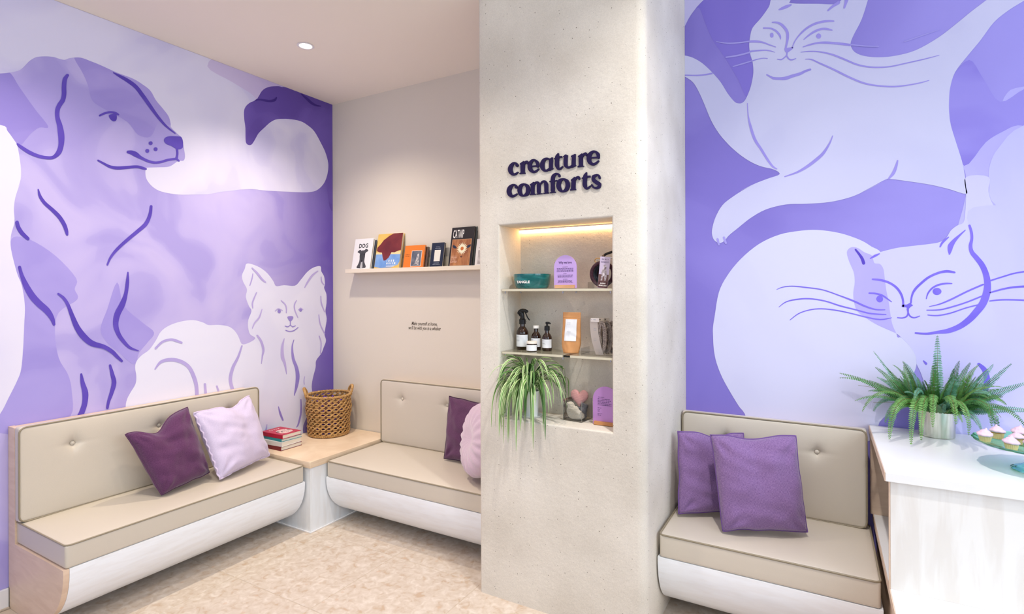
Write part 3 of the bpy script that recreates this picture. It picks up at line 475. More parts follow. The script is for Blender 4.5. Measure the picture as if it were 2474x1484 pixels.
obox('wall_left', (LX-.12, -2.7, 0), (LX, 3.2, CZ), M_WALL, bev=0, kind='structure')
obox('wall_back', (LX, BY, 0), (3.4, BY+.12, CH), M_WALL, bev=0, kind='structure')
obox('baseboard_left', (LX, -2.7, 0), (LX+.014, 1.043, .094), M_WHITE, bev=.003, kind='structure')
obox('trim_1', (LX+.014, -2.7, 0), (LX+.022, 1.043, .008), M_GROUT, bev=.001, kind='structure')
# shopfront glazing behind the camera and to the right, where the daylight enters
def window_wall(name, a, b, axis):
    o = thing(name, '', ''); del o['label']; del o['category']; o['kind'] = 'structure'
    n = 4; h = CZ if axis == 0 else CH
    for k in range(n+1):
        t = k/n; p = Vector(a).lerp(Vector(b), t); s = (.03, .05) if axis == 0 else (.05, .03)
        obox('mullion', (p.x-s[0], p.y-s[1], 0), (p.x+s[0], p.y+s[1], h), M_BLACK, o, .002)
    for z in (.04, h-.04):
        if axis == 0: obox('window_rail', (a[0], a[1]-.05, z-.04), (b[0], a[1]+.05, z+.04), M_BLACK, o, .002)
        else: obox('window_rail', (a[0]-.05, a[1], z-.04), (a[0]+.05, b[1], z+.04), M_BLACK, o, .002)
window_wall('window_1', (-3.3, -2.66, 0), (3.3, -2.66, 0), 0)
window_wall('window_2', (3.3, -2.5, 0), (3.3, 3.0, 0), 1)

# the plastered column with its niche
def rounded_plan(x0, x1, y0, y1, rl, rr, k=6):
    pts = []
    for i in range(k+1):
        a = PI+PI/2*i/k; pts.append((x0+rl+rl*math.cos(a), y0+rl+rl*math.sin(a)))
    for i in range(k+1):
        a = 1.5*PI+PI/2*i/k; pts.append((x1-rr+rr*math.cos(a), y0+rr+rr*math.sin(a)))
    return pts+[(x1, y1), (x0, y1)]
bm = bmesh.new(); pl = rounded_plan(-1.489, -.65, 2.263, BY, .014, .042)
lo = [bm.verts.new((x, y, 0)) for x, y in pl]; hi = [bm.verts.new((x, y, CH)) for x, y in pl]
bm.faces.new(lo[::-1]); bm.faces.new(hi)
for i in range(len(pl)): bm.faces.new((lo[i], lo[(i+1) % len(pl)], hi[(i+1) % len(pl)], hi[i]))
column = finish('wall_column', bm, M_CONC, kind='structure')
NX0, NX1, NZ0, NZ1, NY = -1.372, -.799, .880, 1.819, 2.482
bm = bmesh.new(); box(bm, (NX0, 2.1, NZ0), (NX1, NY, NZ1))
cutter = finish('cutter', bm, M_CONC)
md = column.modifiers.new('cut', 'BOOLEAN'); md.object = cutter; md.solver = 'EXACT'; md.operation = 'DIFFERENCE'
dg = bpy.context.evaluated_depsgraph_get(); me = bpy.data.meshes.new_from_object(column.evaluated_get(dg)); column.modifiers.clear(); column.data = me; bpy.data.objects.remove(cutter)
bm = bmesh.new(); bm.from_mesh(column.data)
E = [e for e in bm.edges if all(abs(v.co.y-2.263) < 1e-4 and NX0-.01 < v.co.x < NX1+.01 and NZ0-.01 < v.co.z < NZ1+.01 for v in e.verts)]
bmesh.ops.bevel(bm, geom=E, offset=.011, segments=4, affect='EDGES', profile=.5)
bm.to_mesh(column.data); bm.free(); smooth_angle(column, 25)

# ------------------------------------------------------------------ murals
WM = {
 'base_l': wash('print_violet', (172, 161, 225), (201, 190, 239), 1.9, (1, 2.15, 3.15, (108, 86, 180))),  # darkens toward the corner: part paint wash, part shade put into the colour
 'corner_dark': wash('print_corner', (98, 76, 164), (116, 94, 184), 1.6),
 'light_l': wash('print_pale', (204, 200, 238), (224, 221, 246), 1.6), 'light_strip': wash('print_strip', (196, 182, 228), (206, 194, 232), 1.5),
 'light_l2': wash('print_pale_lit', (220, 217, 246), (230, 227, 248), .8),  # pale print made brighter here: daylight low on the wall put into it
 'ear_wash': wash('print_ear', (150, 137, 215), (162, 149, 222), 2), 'head_wash': wash('print_head', (160, 147, 220), (174, 161, 228), 2), 'back_wash': wash('print_back', (160, 148, 222), (172, 160, 229), 2),
 'dog_white': wash('print_white', (222, 221, 246), (231, 230, 250), .9), 'line_l': wash('ink_violet', (88, 68, 178), (100, 80, 190), 3), 'line_d': wash('ink_deep', (62, 40, 128), (70, 48, 138), 3),
 'line_p': wash('ink_pale', (182, 168, 226), (190, 176, 230), 3), 'line_q': wash('ink_mid', (146, 130, 208), (156, 140, 214), 3),
 'base_r': wash('print_violet_r', (132, 120, 206), (142, 130, 214), 1.1, (0, -.5, 1.1, (168, 160, 240))),
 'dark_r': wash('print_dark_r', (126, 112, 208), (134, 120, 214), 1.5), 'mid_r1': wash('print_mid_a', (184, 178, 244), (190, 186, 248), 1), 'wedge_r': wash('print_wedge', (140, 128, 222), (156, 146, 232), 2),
 'mid_r2': wash('print_mid_b', (196, 194, 248), (202, 200, 250), 1), 'corner_r': wash('print_mid_c', (196, 192, 236), (202, 198, 238), 1),
 'cat_r': wash('print_cat', (198, 198, 234), (208, 208, 240), .8), 'cat2_body': wash('print_cat_b', (210, 210, 242), (216, 216, 246), .8), 'cat2_head': wash('print_cat_c', (204, 200, 250), (208, 206, 252), .8),
 'cat2_wash': wash('print_cat_d', (178, 170, 240), (184, 176, 242), 1.5), 'line_c': wash('ink_c', (154, 144, 226), (162, 152, 232), 3), 'line_f': wash('ink_f', (164, 156, 230), (170, 162, 234), 3),
 'line_b': wash('ink_b', (122, 106, 228), (134, 118, 236), 3), 'line_e': wash('ink_e', (84, 66, 188), (90, 72, 194), 3),
}
def mpos(wall, a, z, off):
    return (LX+.0012+off, a, z) if wall == 'L' else (a, BY-.0012-off, z)
def mclip(bm, wall):
    pl = [((0, 0, (CZ if wall == 'L' else CH)-.002), (0, 0, 1))]
    if wall == 'L': pl += [((0, BY-.002, 0), (0, 1, 0)), ((0, -1.5, 0), (0, -1, 0)), ((0, 0, .096), (0, 0, -1))]
    else: pl += [((-.6497, 0, 0), (-1, 0, 0)), ((3.0, 0, 0), (1, 0, 0)), ((0, 0, .1), (0, 0, -1))]
    for co, no in pl:
        bmesh.ops.bisect_plane(bm, geom=bm.verts[:]+bm.edges[:]+bm.faces[:], plane_co=co, plane_no=no, clear_outer=True)
def fill_face(bm, wall, flat, off, mi):
    pts = cr([(flat[i]/1000, flat[i+1]/1000) for i in range(0, len(flat), 2)], 4, True)
    q = [Vector((p[0], p[1])) for p in pts]; tris = geometry.tessellate_polygon([[Vector((p.x, p.y, 0)) for p in q]])
    vs = [bm.verts.new(mpos(wall, p.x, p.y, off)) for p in q]
    for t in tris:
        try: bm.faces.new([vs[i] for i in t]).material_index = mi
        except ValueError: pass
def ribbon2d(flat, k=4, capn=4):
    S = [tuple(v/1e4 for v in flat[i:i+4]) for i in range(0, len(flat), 4)]
    closed = abs(S[0][0]-S[-1][0])+abs(S[0][1]-S[-1][1]) < 1e-5
    if closed: return cr(S[:-1], k, True), True
    return cr(S, k), False
def ribbon_faces(add, quad, tri, flat):
    R, closed = ribbon2d(flat)
    L_ = [add(a+c, b+d) for a, b, c, d in R]; R_ = [add(a-c, b-d) for a, b, c, d in R]; n = len(R)
    for i in range(n if closed else n-1):
        j = (i+1) % n; quad(L_[i], L_[j], R_[j], R_[i])
    if not closed:
        for idx, nx, s in ((0, 1, -1), (n-1, n-2, -1)):
            a, b, c, d = R[idx]; w = math.hypot(c, d); t = Vector((a-R[nx][0], b-R[nx][1]));
            if t.length < 1e-9: continue
            t.normalize(); arc = []
            for q in range(1, 5):
                th = PI*q/5; arc.append(add(a+c*math.cos(th)+t.x*w*math.sin(th), b+d*math.cos(th)+t.y*w*math.sin(th)))
            ring = [L_[idx]]+arc+[R_[idx]]
            for q in range(1, len(ring)-1): tri(ring[0], ring[q], ring[q+1])
def mural(wall, sheet, label, figlabels):
    root = sheet; tag(root, label, 'mural')
    for g in figlabels:
        fig = None
        for name, w, colr, lay, flat in FILLS:
            if w != wall or name != g: continue
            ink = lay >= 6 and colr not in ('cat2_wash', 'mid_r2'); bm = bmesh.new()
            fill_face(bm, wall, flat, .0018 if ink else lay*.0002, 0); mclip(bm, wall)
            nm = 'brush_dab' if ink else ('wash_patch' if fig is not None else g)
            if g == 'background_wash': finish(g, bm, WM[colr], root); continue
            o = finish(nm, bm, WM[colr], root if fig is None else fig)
            if fig is None: fig = o
        for k, (name, w, colr, flat) in enumerate(STROKES):
            if w == wall and name == g:
                bm = bmesh.new(); off = .0018+(k % 7)*.00003
                def add(a, b): return bm.verts.new(mpos(wall, a, b, off))
                def quad(*v): bm.faces.new(v)
                ribbon_faces(add, quad, quad, flat); mclip(bm, wall)
                if len(bm.faces): finish('brush_line', bm, WM[colr], fig)
                else: bm.free()
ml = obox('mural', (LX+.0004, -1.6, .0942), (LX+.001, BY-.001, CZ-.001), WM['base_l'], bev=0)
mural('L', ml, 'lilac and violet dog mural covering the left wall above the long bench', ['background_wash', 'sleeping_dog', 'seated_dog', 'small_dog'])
mr_ = obox('mural', (-.6495, BY-.001, .1), (3.1, BY-.0003, CH-.001), WM['base_r'], bev=0)
mural('R', mr_, 'periwinkle cat mural on the wall right of the column', ['background_wash', 'leaping_cat', 'curled_cat'])

# raised lettering on the column
M_NAVY = mat('deep_violet_acrylic', (28, 14, 64), 0.5, spec=.3)
M_NAVYS = mat('deep_violet_side', (44, 26, 84), 0.4)
sign = thing('wall_sign', 'raised dark violet serif lettering reading creature comforts on the column', 'sign', (-1.085, 2.263, 2.0))
for ch, ribs, polys in LETTERS:
    bm = bmesh.new()
    def solid(outline_faces):
        pass
    f0 = 2.263-.0075
    V = {}
    def add(a, b, y=f0): return bm.verts.new((a+1.085, y-2.263, b-2.0))
    def quad(*v): bm.faces.new(v)
    lay_ = 0
    for r in ribs:
        ribbon_faces(lambda a, b, y=f0+.00035*lay_: bm.verts.new((a+1.085, y-2.263, b-2.0)), quad, quad, r); lay_ += 1
    for p in polys:
        lay_ += 1
        pts = [Vector((p[i]/1000, p[i+1]/1000, 0)) for i in range(0, len(p), 2)]; vs = [add(q.x, q.y, f0+.00035*lay_) for q in pts]
        for t in geometry.tessellate_polygon([pts]): bm.faces.new([vs[i] for i in t])
    bmesh.ops.recalc_face_normals(bm, faces=bm.faces)
    bm.normal_update()
    for f in bm.faces:
        if f.normal.y > 0: f.normal_flip()
    ex = bmesh.ops.extrude_face_region(bm, geom=bm.faces[:]); bmesh.ops.translate(bm, verts=[g for g in ex['geom'] if isinstance(g, bmesh.types.BMVert)], vec=(0, .0070, 0))
    bmesh.ops.recalc_face_normals(bm, faces=bm.faces)
    finish('letter_'+ch, bm, M_NAVY, sign)

# ------------------------------------------------------------------ benches
def curve_profile(D, to_floor=False):
    pts = [(-D, .317), (-D, .30)]
    for i in range(1, 13):
        a = PI/2*i/12; pts.append((-D+.25-.25*math.cos(a), .30-.25*math.sin(a)))
    if to_floor: pts += [(-D+.25, 0)]
    return pts
def extrude_x(bm, prof, x0, x1, mi=0):
    A = [bm.verts.new((x0, y, z)) for y, z in prof]; B = [bm.verts.new((x1, y, z)) for y, z in prof]; n = len(prof)
    for i in range(n):
        f = bm.faces.new((A[i], B[i], B[(i+1) % n], A[(i+1) % n])); f.material_index = mi
    for ring in (A[::-1], B):
        for t in geometry.tessellate_polygon([[v.co for v in ring]]): bm.faces.new([ring[i] for i in t]).material_index = mi
def bench(label, loc, rz, L, D, buttons, endpanel=False, back0=0, back1=0):
    t = thing('banquette_bench', label, 'bench', loc, (0, 0, rz), 'upholstered banquette benches')
    e = .022 if endpanel else 0
    bm = bmesh.new(); extrude_x(bm, curve_profile(D)+[(-.02, .05), (-.02, .317)], e+.001, L-.001); bmesh.ops.recalc_face_normals(bm, faces=bm.faces); smooth_angle(finish('curved_base', bm, M_BOARD, t), 30)
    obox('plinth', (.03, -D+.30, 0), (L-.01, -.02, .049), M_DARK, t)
    if endpanel:
        bm = bmesh.new(); extrude_x(bm, [(a+.0, b) for a, b in curve_profile(D, True)]+[(-.016, 0), (-.016, .095), (-.006, .1), (-.006, .862), (-.078, .862), (-.078, .317)], 0, e); bmesh.ops.recalc_face_normals(bm, faces=bm.faces); finish('end_panel', bm, M_WOODP, t)
    obox('back_panel', (e+.001, -.070, .317), (L-.035, -.006, .860 if endpanel else .845), M_WOODP, t)
    # seat
    hx, hy, hz = L/2, (D-.052)/2, .0515; r = .012
    bm = bmesh.new()
    def dz(p, n):
        if p.z > 0: p = p+Vector((0, 0, .006*(1-(p.x/hx)**4)*(1-(p.y/hy)**4)))
        return p
    rbox(bm, hx-.008, hy, hz, r, (40, 14, 3), dz)
    seat = finish('seat_cushion', bm, M_VINYL, t); seat.location = (L/2, -D+hy, .317+hz)
    lp = rrect(hx-.0085, hy, .022)
    otube('piping', [(x, y, hz-.003) for x, y in dens([(a, b, 0) for a, b in lp]) for x, y in [(x, y)]] if False else [(v.x, v.y, hz-.002) for v in dens([(a, b, 0) for a, b in lp])], .0038, M_PIPE, seat, 6, True)
    # back
    x0 = e*0+back0; x1 = L-back1; hx = (x1-x0)/2; hz = .2225; hy = .026
    bl = [(bx-(x0+x1)/2, bz) for bx, bz in buttons]
    def dy(p, n):
        if p.y < 0:
            f = max(0, -n.y) if abs(n.y) > 0 else 0
            w = (1-abs(p.x/hx)**5)*(1-abs(p.z/hz)**5); d = .013*w
            for bx, bz in bl:
                ddx, ddz = p.x-bx, p.z-bz; rr = math.hypot(ddx, ddz)
                d -= .024*math.exp(-(rr/.024)**1.2)+.0075*math.exp(-(ddz/.008)**2)*math.exp(-abs(ddx)/.035)+.0075*math.exp(-(ddx/.008)**2)*math.exp(-abs(ddz)/.03)
            p = p+Vector((0, -d, 0))
        return p
    bm = bmesh.new(); rbox(bm, hx, hy, hz, .012, (int(hx*2/.0085), 2, 50), dy)
    bc = finish('back_cushion', bm, M_VINYL, t); bc.location = ((x0+x1)/2, -.100, .646)
    lp = dens([(a, b, 0) for a, b in rrect(hx-.001, hz-.001, .03)])
    otube('piping', [(v.x, -hy+.001, v.y) for v in lp], .0040, M_PIPE, bc, 6, True)
    for bx, bz in bl:
        bm = bmesh.new(); lathe(bm, [(.0001, .006), (.006, .005), (.0105, .001), (.011, -.003), (.009, -.006)], 16)
        b = finish('button', bm, M_VINYL, bc); b.rotation_euler = (PI/2, 0, 0); b.location = (bx, -hy+.0075, bz); smooth_angle(b, 60)
    return t
bench('long taupe bench with pale wood end panel along the dog mural', (LX, 1.045, 0), PI/2, 1.238, .576, [(.211, .101), (.618, .101), (1.025, .108)], True)
bench('taupe bench under the book ledge, between corner table and column', (-2.755, BY, 0), 0, 1.260, .619, [(.198, .101), (.588, .095), (.98, .1)], back0=.001)
bench('taupe bench right of the column under the cat mural', (-.643, BY, 0), 0, .832, .619, [(.215, .110), (.614, .095)], back0=.0, back1=.022)

# corner table
t = thing('corner_table', 'pale wood corner table with white sides between the two left benches', 'table', (LX+.006, 2.284, 0))
bm = bmesh.new(); box(bm, (.001, .012, 0), (.604, .736, .402), bev=.002); bmesh.ops.recalc_face_normals(bm, faces=bm.faces); finish('cabinet_body', bm, M_PLAIN, t)
obox('tabletop', (.001, .003, .402), (.611, .736, .442), M_WOODL, t, .002)
obox('skirting', (.001, .004, 0), (.611, .0115, .007), M_WHITE, t, .001); obox('skirting', (.6045, .012, 0), (.611, .736, .007), M_WHITE, t, .001)

# counter on the right
t = thing('display_counter', 'white ash counter with open side and lower step, right of the last bench', 'counter', (.197, BY-.006, 0))
obox('countertop', (-.014, -.760, .838), (1.75, -.002, .869), M_DTOP, t, .002)
obox('front_panel', (.001, -.747, .465), (1.74, -.727, .838), M_DESK, t, .001)
obox('edge_strip', (-.003, -.7465, .465), (.0008, -.7275, .8378), M_WOODP, t, .0005)
obox('edge_strip', (-.0165, -.758, .8385), (-.0142, -.002, .8685), M_WOODP, t, .0005)
obox('rear_panel', (-.012, -.030, .465), (1.74, -.002, .838), M_WOODP, t, .001)
obox('step_top', (.0, -1.33, .432), (1.75, -.002, .465), M_DTOP, t, .002)
obox('edge_strip', (-.0028, -1.33, .4325), (-.0002, -.002, .4645), M_WOODP, t, .0005)
obox('cabinet_body', (.012, -1.31, 0), (1.74, -.002, .432), M_WOODP, t, .001)

# book ledge
t = thing('picture_ledge', 'long shallow cream ledge on the beige wall holding the standing books', 'shelf', (-3.134, BY, 1.638))
M_LEDGE = mat('cream_ledge', (238, 226, 206), .5)
obox('shelf_board', (0, -.098, 0), (1.643, -.001, .022), M_LEDGE, t, .001); obox('front_lip', (0, -.1, 0), (1.643, -.0905, .028), M_LEDGE, t, .001); obox('back_rail', (0, -.012, .022), (1.643, -.001, .10), M_LEDGE, t, .001)

# wall lettering
M_UMB = mat('umber_vinyl', (84, 72, 60), .7)
wl = thing('wall_lettering', 'two lines of small dark italic lettering on the beige wall above the middle bench', 'lettering', (-2.457, BY-.001, 1.245))
text('text_line', 'Make yourself at home,', .0350, M_UMB, wl, Matrix.Translation((0, -.0004, .012))@WALLF, sx=.70, shear=.28, align='CENTER', bold=.0001)
text('text_line', "we'll be with you in a whisker", .0365, M_UMB, wl, Matrix.Translation((.0, -.0004, -.020))@WALLF, sx=.66, shear=.28, align='CENTER', bold=.0001)

# downlights
for k, (x, y) in enumerate(LAMPS):
    d = thing('downlight', 'small round recessed downlight glowing in the ceiling' if k == 0 else ['', 'recessed downlight above the gap between the middle bench and column', 'recessed downlight above the near end of the long bench', 'recessed downlight nearest the shopfront on the left', 'added unseen downlight high above the open floor on the right', 'added unseen downlight high in front of the right bench'][k], 'downlight', (x, y, CZ if x < -1.489 else CH), group='ceiling downlights')
    olathe('trim_ring', [(.046, -.0005), (.050, -.004), (.038, -.005), (.034, -.001)], M_WHITE, d, 32)
    olathe('lens', [(.0345, -.0012), (.030, -.0035), (.0001, -.0045)], mat('lamp_glow', (255, 240, 214), .5, emit=((255, 236, 206), 22)), d, 32)
# niche light strip
st = thing('light_strip', 'thin glowing warm light strip at the top of the niche', 'light', ((NX0+NX1)/2, NY-.007, NZ1-.011))
obox('diffuser', (NX0+.004-st.location.x, -.005, -.004), (NX1-.004-st.location.x, .005, .004), mat('strip_glow', (255, 238, 205), .5, emit=((255, 200, 130), 52)), st, .001)
obox('channel', (NX0+.002-st.location.x, -.007, .004), (NX1-.002-st.location.x, .007, .0108), M_WHITE, st, .0005)

# ------------------------------------------------------------------ cushions
def pillow(name, label, TL, TR, BR, BL, T, m, dent=0, du=0, n=34, seed=1, frill=0, piping=None, flop=0, group='scatter cushions on the benches'):
    TL, TR, BR, BL = map(Vector, (TL, TR, BR, BL)); c = (TL+TR+BR+BL)/4
    ax = ((TR-TL)+(BR-BL)).normalized(); ay = ((TL-BL)+(TR-BR)).normalized(); nz = ax.cross(ay).normalized()   # nz looks to the room
    bm = bmesh.new(); uvl = bm.loops.layers.uv.new('UVMap'); S = {}
    def edge_in(u, v):
        # sides bow inwards between the ears
        k = .028; return u*(1-k*(1-v*v)), v*(1-k*(1-u*u))
    def P_(u, v, s):
        uu, vv = edge_in(u, v)
        if dent and vv > 0: vv -= dent*math.exp(-((uu-du)/.36)**2)*max(0, vv)**1.5
        a, b = (uu+1)/2, (vv+1)/2
        q = (BL*(1-a)+BR*a)*(1-b)+(TL*(1-a)+TR*a)*b
        w = max(0, (1-abs(u)**2.6)*(1-abs(v)**2.6))**.45
        th = T*w*(1-(.45*dent/.3*math.exp(-((u-du)/.3)**2)*max(0, v)**1.2 if dent else 0))
        if flop: q = q+nz*(-flop*(abs(u)**3)*max(0, v))
        ph = Vector((u*2.2, v*2.2, seed*3.7+s)); wr = noise.noise(ph)*.014*w+(noise.noise(Vector((u*1.5+v*4, v*1.2-u, seed*5.1+s)))*.012+noise.noise(ph*2.7)*.005)*w
        for cx, cy in ((-1, -1), (1, -1), (-1, 1), (1, 1)):
            dd = math.hypot(u-cx, v-cy); aa = math.atan2(v-cy, u-cx); wr += .0075*math.sin(aa*9+seed+s)*math.exp(-((dd-.32)/.22)**2)*min(1, w*2)
        g = 0
        if frill and (abs(u) == 1 or abs(v) == 1): q = q+nz*.006*math.sin((u*7+v*9)*PI)
        q = q+ax*.005*noise.noise(Vector((v*2.3, seed*9.1, u*.6)))*abs(u)+ay*.006*noise.noise(Vector((u*2.3, seed*4.3, v*.6)))*abs(v)
        return q+nz*s*(th+wr)-c
    for s in (1, -1):
        for i in range(n+1):
            for j in range(n+1):
                def tk(i): return math.sin(PI/2*(2*i/n-1))*.35+(2*i/n-1)*.65
                u, v = tk(i), tk(j); edge = i in (0, n) or j in (0, n)
                k = (i, j, 0 if edge else s)
                if k not in S: S[k] = (bm.verts.new(P_(u, v, s)), u, v)
    for s in (1, -1):
        for i in range(n):
            for j in range(n):
                ks = [(i, j), (i+1, j), (i+1, j+1), (i, j+1)]
                if s < 0: ks = ks[::-1]
                vs = [S[(a, b, 0 if a in (0, n) or b in (0, n) else s)] for a, b in ks]
                f = bm.faces.new([v[0] for v in vs]); f.smooth = True
                for l, v in zip(f.loops, vs): l[uvl].uv = ((v[1]+1)/2, (v[2]+1)/2)
    t = thing(name, label, 'cushion', c, group=group)
    finish('cover', bm, m, t)
    if piping:
        ring = [(i, 0) for i in range(n)]+[(n, j) for j in range(n)]+[(i, n) for i in range(n, 0, -1)]+[(0, j) for j in range(n, 0, -1)]
        def tk(i): return math.sin(PI/2*(2*i/n-1))*.35+(2*i/n-1)*.65
        otube('seam_piping', [P_(tk(a), tk(b), 1) for a, b in ring], .0036 if not frill else .005, piping, t, 6, True)
    return t
M_PP = mat('plum_piping', (92, 54, 88), .9); M_PU = mat('purple_piping', (112, 80, 142), .9); M_LP = mat('lilac_piping', (212, 196, 222), .9); M_DP = mat('dark_piping', (70, 42, 68), .9)
pillow('throw_cushion', 'plum woven cushion with a dented top, on the long bench by the dog mural', (-3.11, 1.427, .766), (-3.155, 1.762, .842), (-3.053, 1.830, .462), (-3.005, 1.545, .438), .078, F_PLUM, dent=.30, du=-.2, seed=1, piping=M_PP)
pillow('throw_cushion', 'pale lilac cushion with frayed edge beside the plum cushion on the long bench', (-3.09, 1.765, .812), (-3.16, 2.150, .838), (-3.06, 2.219, .458), (-2.955, 1.830, .440), .074, F_LILAC, dent=.17, du=.25, seed=2, frill=1, piping=M_LP)
pillow('throw_cushion', 'dark plum square cushion on the middle bench, behind the round one', (-2.105, 2.845, .820), (-1.75, 2.84, .790), (-1.74, 2.780, .440), (-2.085, 2.760, .440), .042, F_DPLUM, seed=3, piping=M_DP)
pillow('throw_cushion', 'purple cushion touching the column on the right bench, behind the other', (-.618, 2.690, .815), (-.344, 2.86, .797), (-.30, 2.800, .440), (-.600, 2.620, .440), .046, F_PURP, dent=.10, du=.1, seed=4, piping=M_PU)
pillow('throw_cushion', 'front purple square cushion leaning on the right bench', (-.455, 2.625, .832), (-.108, 2.71, .854), (-.062, 2.675, .452), (-.390, 2.530, .440), .074, F_PURP, dent=.08, seed=5, piping=M_PU)
# round gathered cushion
t = thing('round_cushion', 'round pale mauve gathered cushion half hidden by the column on the middle bench', 'cushion', (-1.690, 2.575, .655), group='scatter cushions on the benches')
bm = bmesh.new(); R0, T0 = .205, .080; n = 96; rings = []
for s in range(0, 25):
    a = -PI/2+PI*s/24; rr = R0*max(0, math.cos(a))**.55; zz = T0*math.sin(a)*1.0; ring = []
    for k in range(n):
        th = 2*PI*k/n; pl_ = .007*math.sin(th*18+2*noise.noise(Vector((math.cos(th)*2, math.sin(th)*2, s*.1))))*(1-abs(math.sin(a))**6)*(.3+abs(math.sin(a)))
        dimp = -.035*math.exp(-(rr/.05)**2)*(1 if a > 0 else -1)
        ring.append(bm.verts.new(((rr+pl_*.6)*math.cos(th), (rr+pl_*.6)*math.sin(th), zz+dimp+pl_*math.sin(a))))
    rings.append(ring)
uvl = bm.loops.layers.uv.new('UVMap')
for i in range(24):
    for k in range(n):
        f = bm.faces.new((rings[i][k], rings[i][(k+1) % n], rings[i+1][(k+1) % n], rings[i+1][k])); f.smooth = True
        for l, (a, b) in zip(f.loops, ((i, k), (i, k+1), (i+1, k+1), (i+1, k))): l[uvl].uv = (b/n*2, a/24)
bm.faces.new(rings[0][::-1]); bm.faces.new(rings[-1])
o = finish('cover', bm, F_PINK, t); o.matrix_local = Vector((-.62, -.76, .20)).to_track_quat('Z', 'Y').to_matrix().to_4x4()
bm = bmesh.new(); lathe(bm, [(.0001, .008), (.012, .006), (.016, 0), (.012, -.004)], 18); b = smooth_angle(finish('button', bm, F_PINK, t), 60); b.matrix_local = o.matrix_local@Matrix.Translation((0, 0, T0-.030))

# ------------------------------------------------------------------ books
def book(name, label, cat, W_, H_, T_, cover, loc, rot, group, mag=False, pages=True):
    """closed book: local x width, y height, z thickness (front cover at +z), spine at x=0"""
    t = thing(name, label, cat, loc, (0, 0, 0), group); t.matrix_world = Matrix.Translation(loc)@rot
    c = .0022
    obox('front_cover', (0, 0, T_-c), (W_, H_, T_), cover, t, .0006); obox('back_cover', (0, 0, 0), (W_, H_, c), cover, t, .0006)
    obox('spine', (-.0012, 0, 0), (.0014, H_, T_), cover, t, .0006)
    obox('page_block', (.0015, .004, c), (W_-.004, H_-.004, T_-c), M_PAGES, t, 0)
    return t
def flat(name, pts, m, parent, z, n=0):
    """flat print: polygon on local xy at height z"""
    bm = bmesh.new(); P = [Vector((a, b, 0)) for a, b in (cr(pts, n, True) if n else pts)]; vs = [bm.verts.new((p.x, p.y, z)) for p in P]
    for t in geometry.tessellate_polygon([P]):
        f = bm.faces.new([vs[i] for i in t])
        if f.normal.z < 0: f.normal_flip()
    bmesh.ops.recalc_face_normals(bm, faces=bm.faces)
    for f in bm.faces:
        if f.normal.z < 0: f.normal_flip()
    return finish(name, bm, m, parent)
def ell(cx, cy, rx, ry=None, n=16, a0=0):
    ry = ry or rx; return [(cx+rx*math.cos(2*PI*k/n+a0), cy+ry*math.sin(2*PI*k/n+a0)) for k in range(n)]
def bars(parent, x0, x1, ys, h, m, z, rnd=0, align='L', name='printed_line'):
    """rows of tiny print too small to read, broken into words"""
    bm = bmesh.new(); rg = random.Random(int(abs(x0+x1+ys[0])*1e5) % 9999)
    for y in ys:
        e = x1-(x1-x0)*rnd*rg.random(); s = x0
        if align == 'C': s = x0+(x1-e)/2; e = x1-(x1-e)/2
        x = s
        while x < e-.0003:
            w = min(e-x, (.004+.010*rg.random())*max(.35, (x1-x0)/.12)); vs = [bm.verts.new(p) for p in ((x, y, z), (x+w, y, z), (x+w, y+h, z), (x, y+h, z))]; bm.faces.new(vs); x += w+h*.8
    return finish(name, bm, m, parent)
LG = 'books and magazines standing on the ledge'
def stand(x, lean, T_, dx=0, y=-.082):
    """upright matrix: leans back against the wall; front cover looks to the room"""
    # local x -> +X, local y -> up (leaning back), local z -> -Y
    return Matrix.Rotation(dx, 4, 'Z')@Matrix.Rotation(PI/2-lean, 4, 'X')
def on_ledge(*a, x, T_, lean=.19, dx=0, y0=2.957, **k):
    rot = stand(x, lean, T_, dx); off = rot@Vector((0, 0, -T_)); loc = Vector((x, y0, 1.6612))+Vector((off.x, off.y, 0))
    loc.z += max(0, -(rot@Vector((0, 0, 1))).z*0)+T_*math.sin(lean)*0
    return book(*a, T_=T_, loc=loc, rot=rot, **k)
Z = lambda T_: T_+.0004
# DOG
cW = mat('cover_white', (240, 238, 238), .35); cG = mat('grey_dog', (84, 84, 88), .7, var=(30, (60, 60, 66))); cL = mat('dog_pale', (196, 196, 198), .7)
T_ = .016; b = on_ledge('book', 'white book titled DOG with a greyhound portrait, first on the ledge', 'book', x=-3.100, W_=.188, H_=.238, T_=T_, cover=cW, group=LG)
on_ledge('book', 'dark-backed book standing behind the white DOG book on the ledge', 'book', x=-3.085, W_=.186, H_=.225, T_=.010, cover=mat('cover_slate', (70, 76, 88), .5), group=LG, y0=2.978)
text('title', 'DOG', .046, M_INK, b, Matrix.Translation((.094, .166, Z(T_))), sx=.90, align='CENTER', bold=.0011)
flat('dog_portrait', [(.054, .010), (.060, .034), (.070, .056), (.071, .082), (.067, .104), (.068, .118), (.058, .126), (.040, .134), (.046, .142), (.058, .150), (.068, .152), (.076, .144), (.090, .147), (.106, .146), (.118, .154), (.132, .156), (.146, .146), (.148, .138), (.132, .132), (.122, .120), (.123, .100), (.122, .078), (.124, .056), (.138, .034), (.142, .010)], cG, b, Z(T_), 2)
flat('dog_blaze', [(.088, .010), (.090, .040), (.094, .058), (.104, .058), (.108, .040), (.112, .010)], cL, b, Z(T_)+.0003, 2)
flat('dog_face', [(.078, .112), (.110, .112), (.106, .085), (.102, .060), (.088, .060), (.083, .085)], mat('dog_face_grey', (64, 64, 68), .6), b, Z(T_)+.0004, 2)
flat('dog_muzzle', ell(.095, .064, .008, .008), mat('dog_nose', (26, 26, 30), .6), b, Z(T_)+.0006)
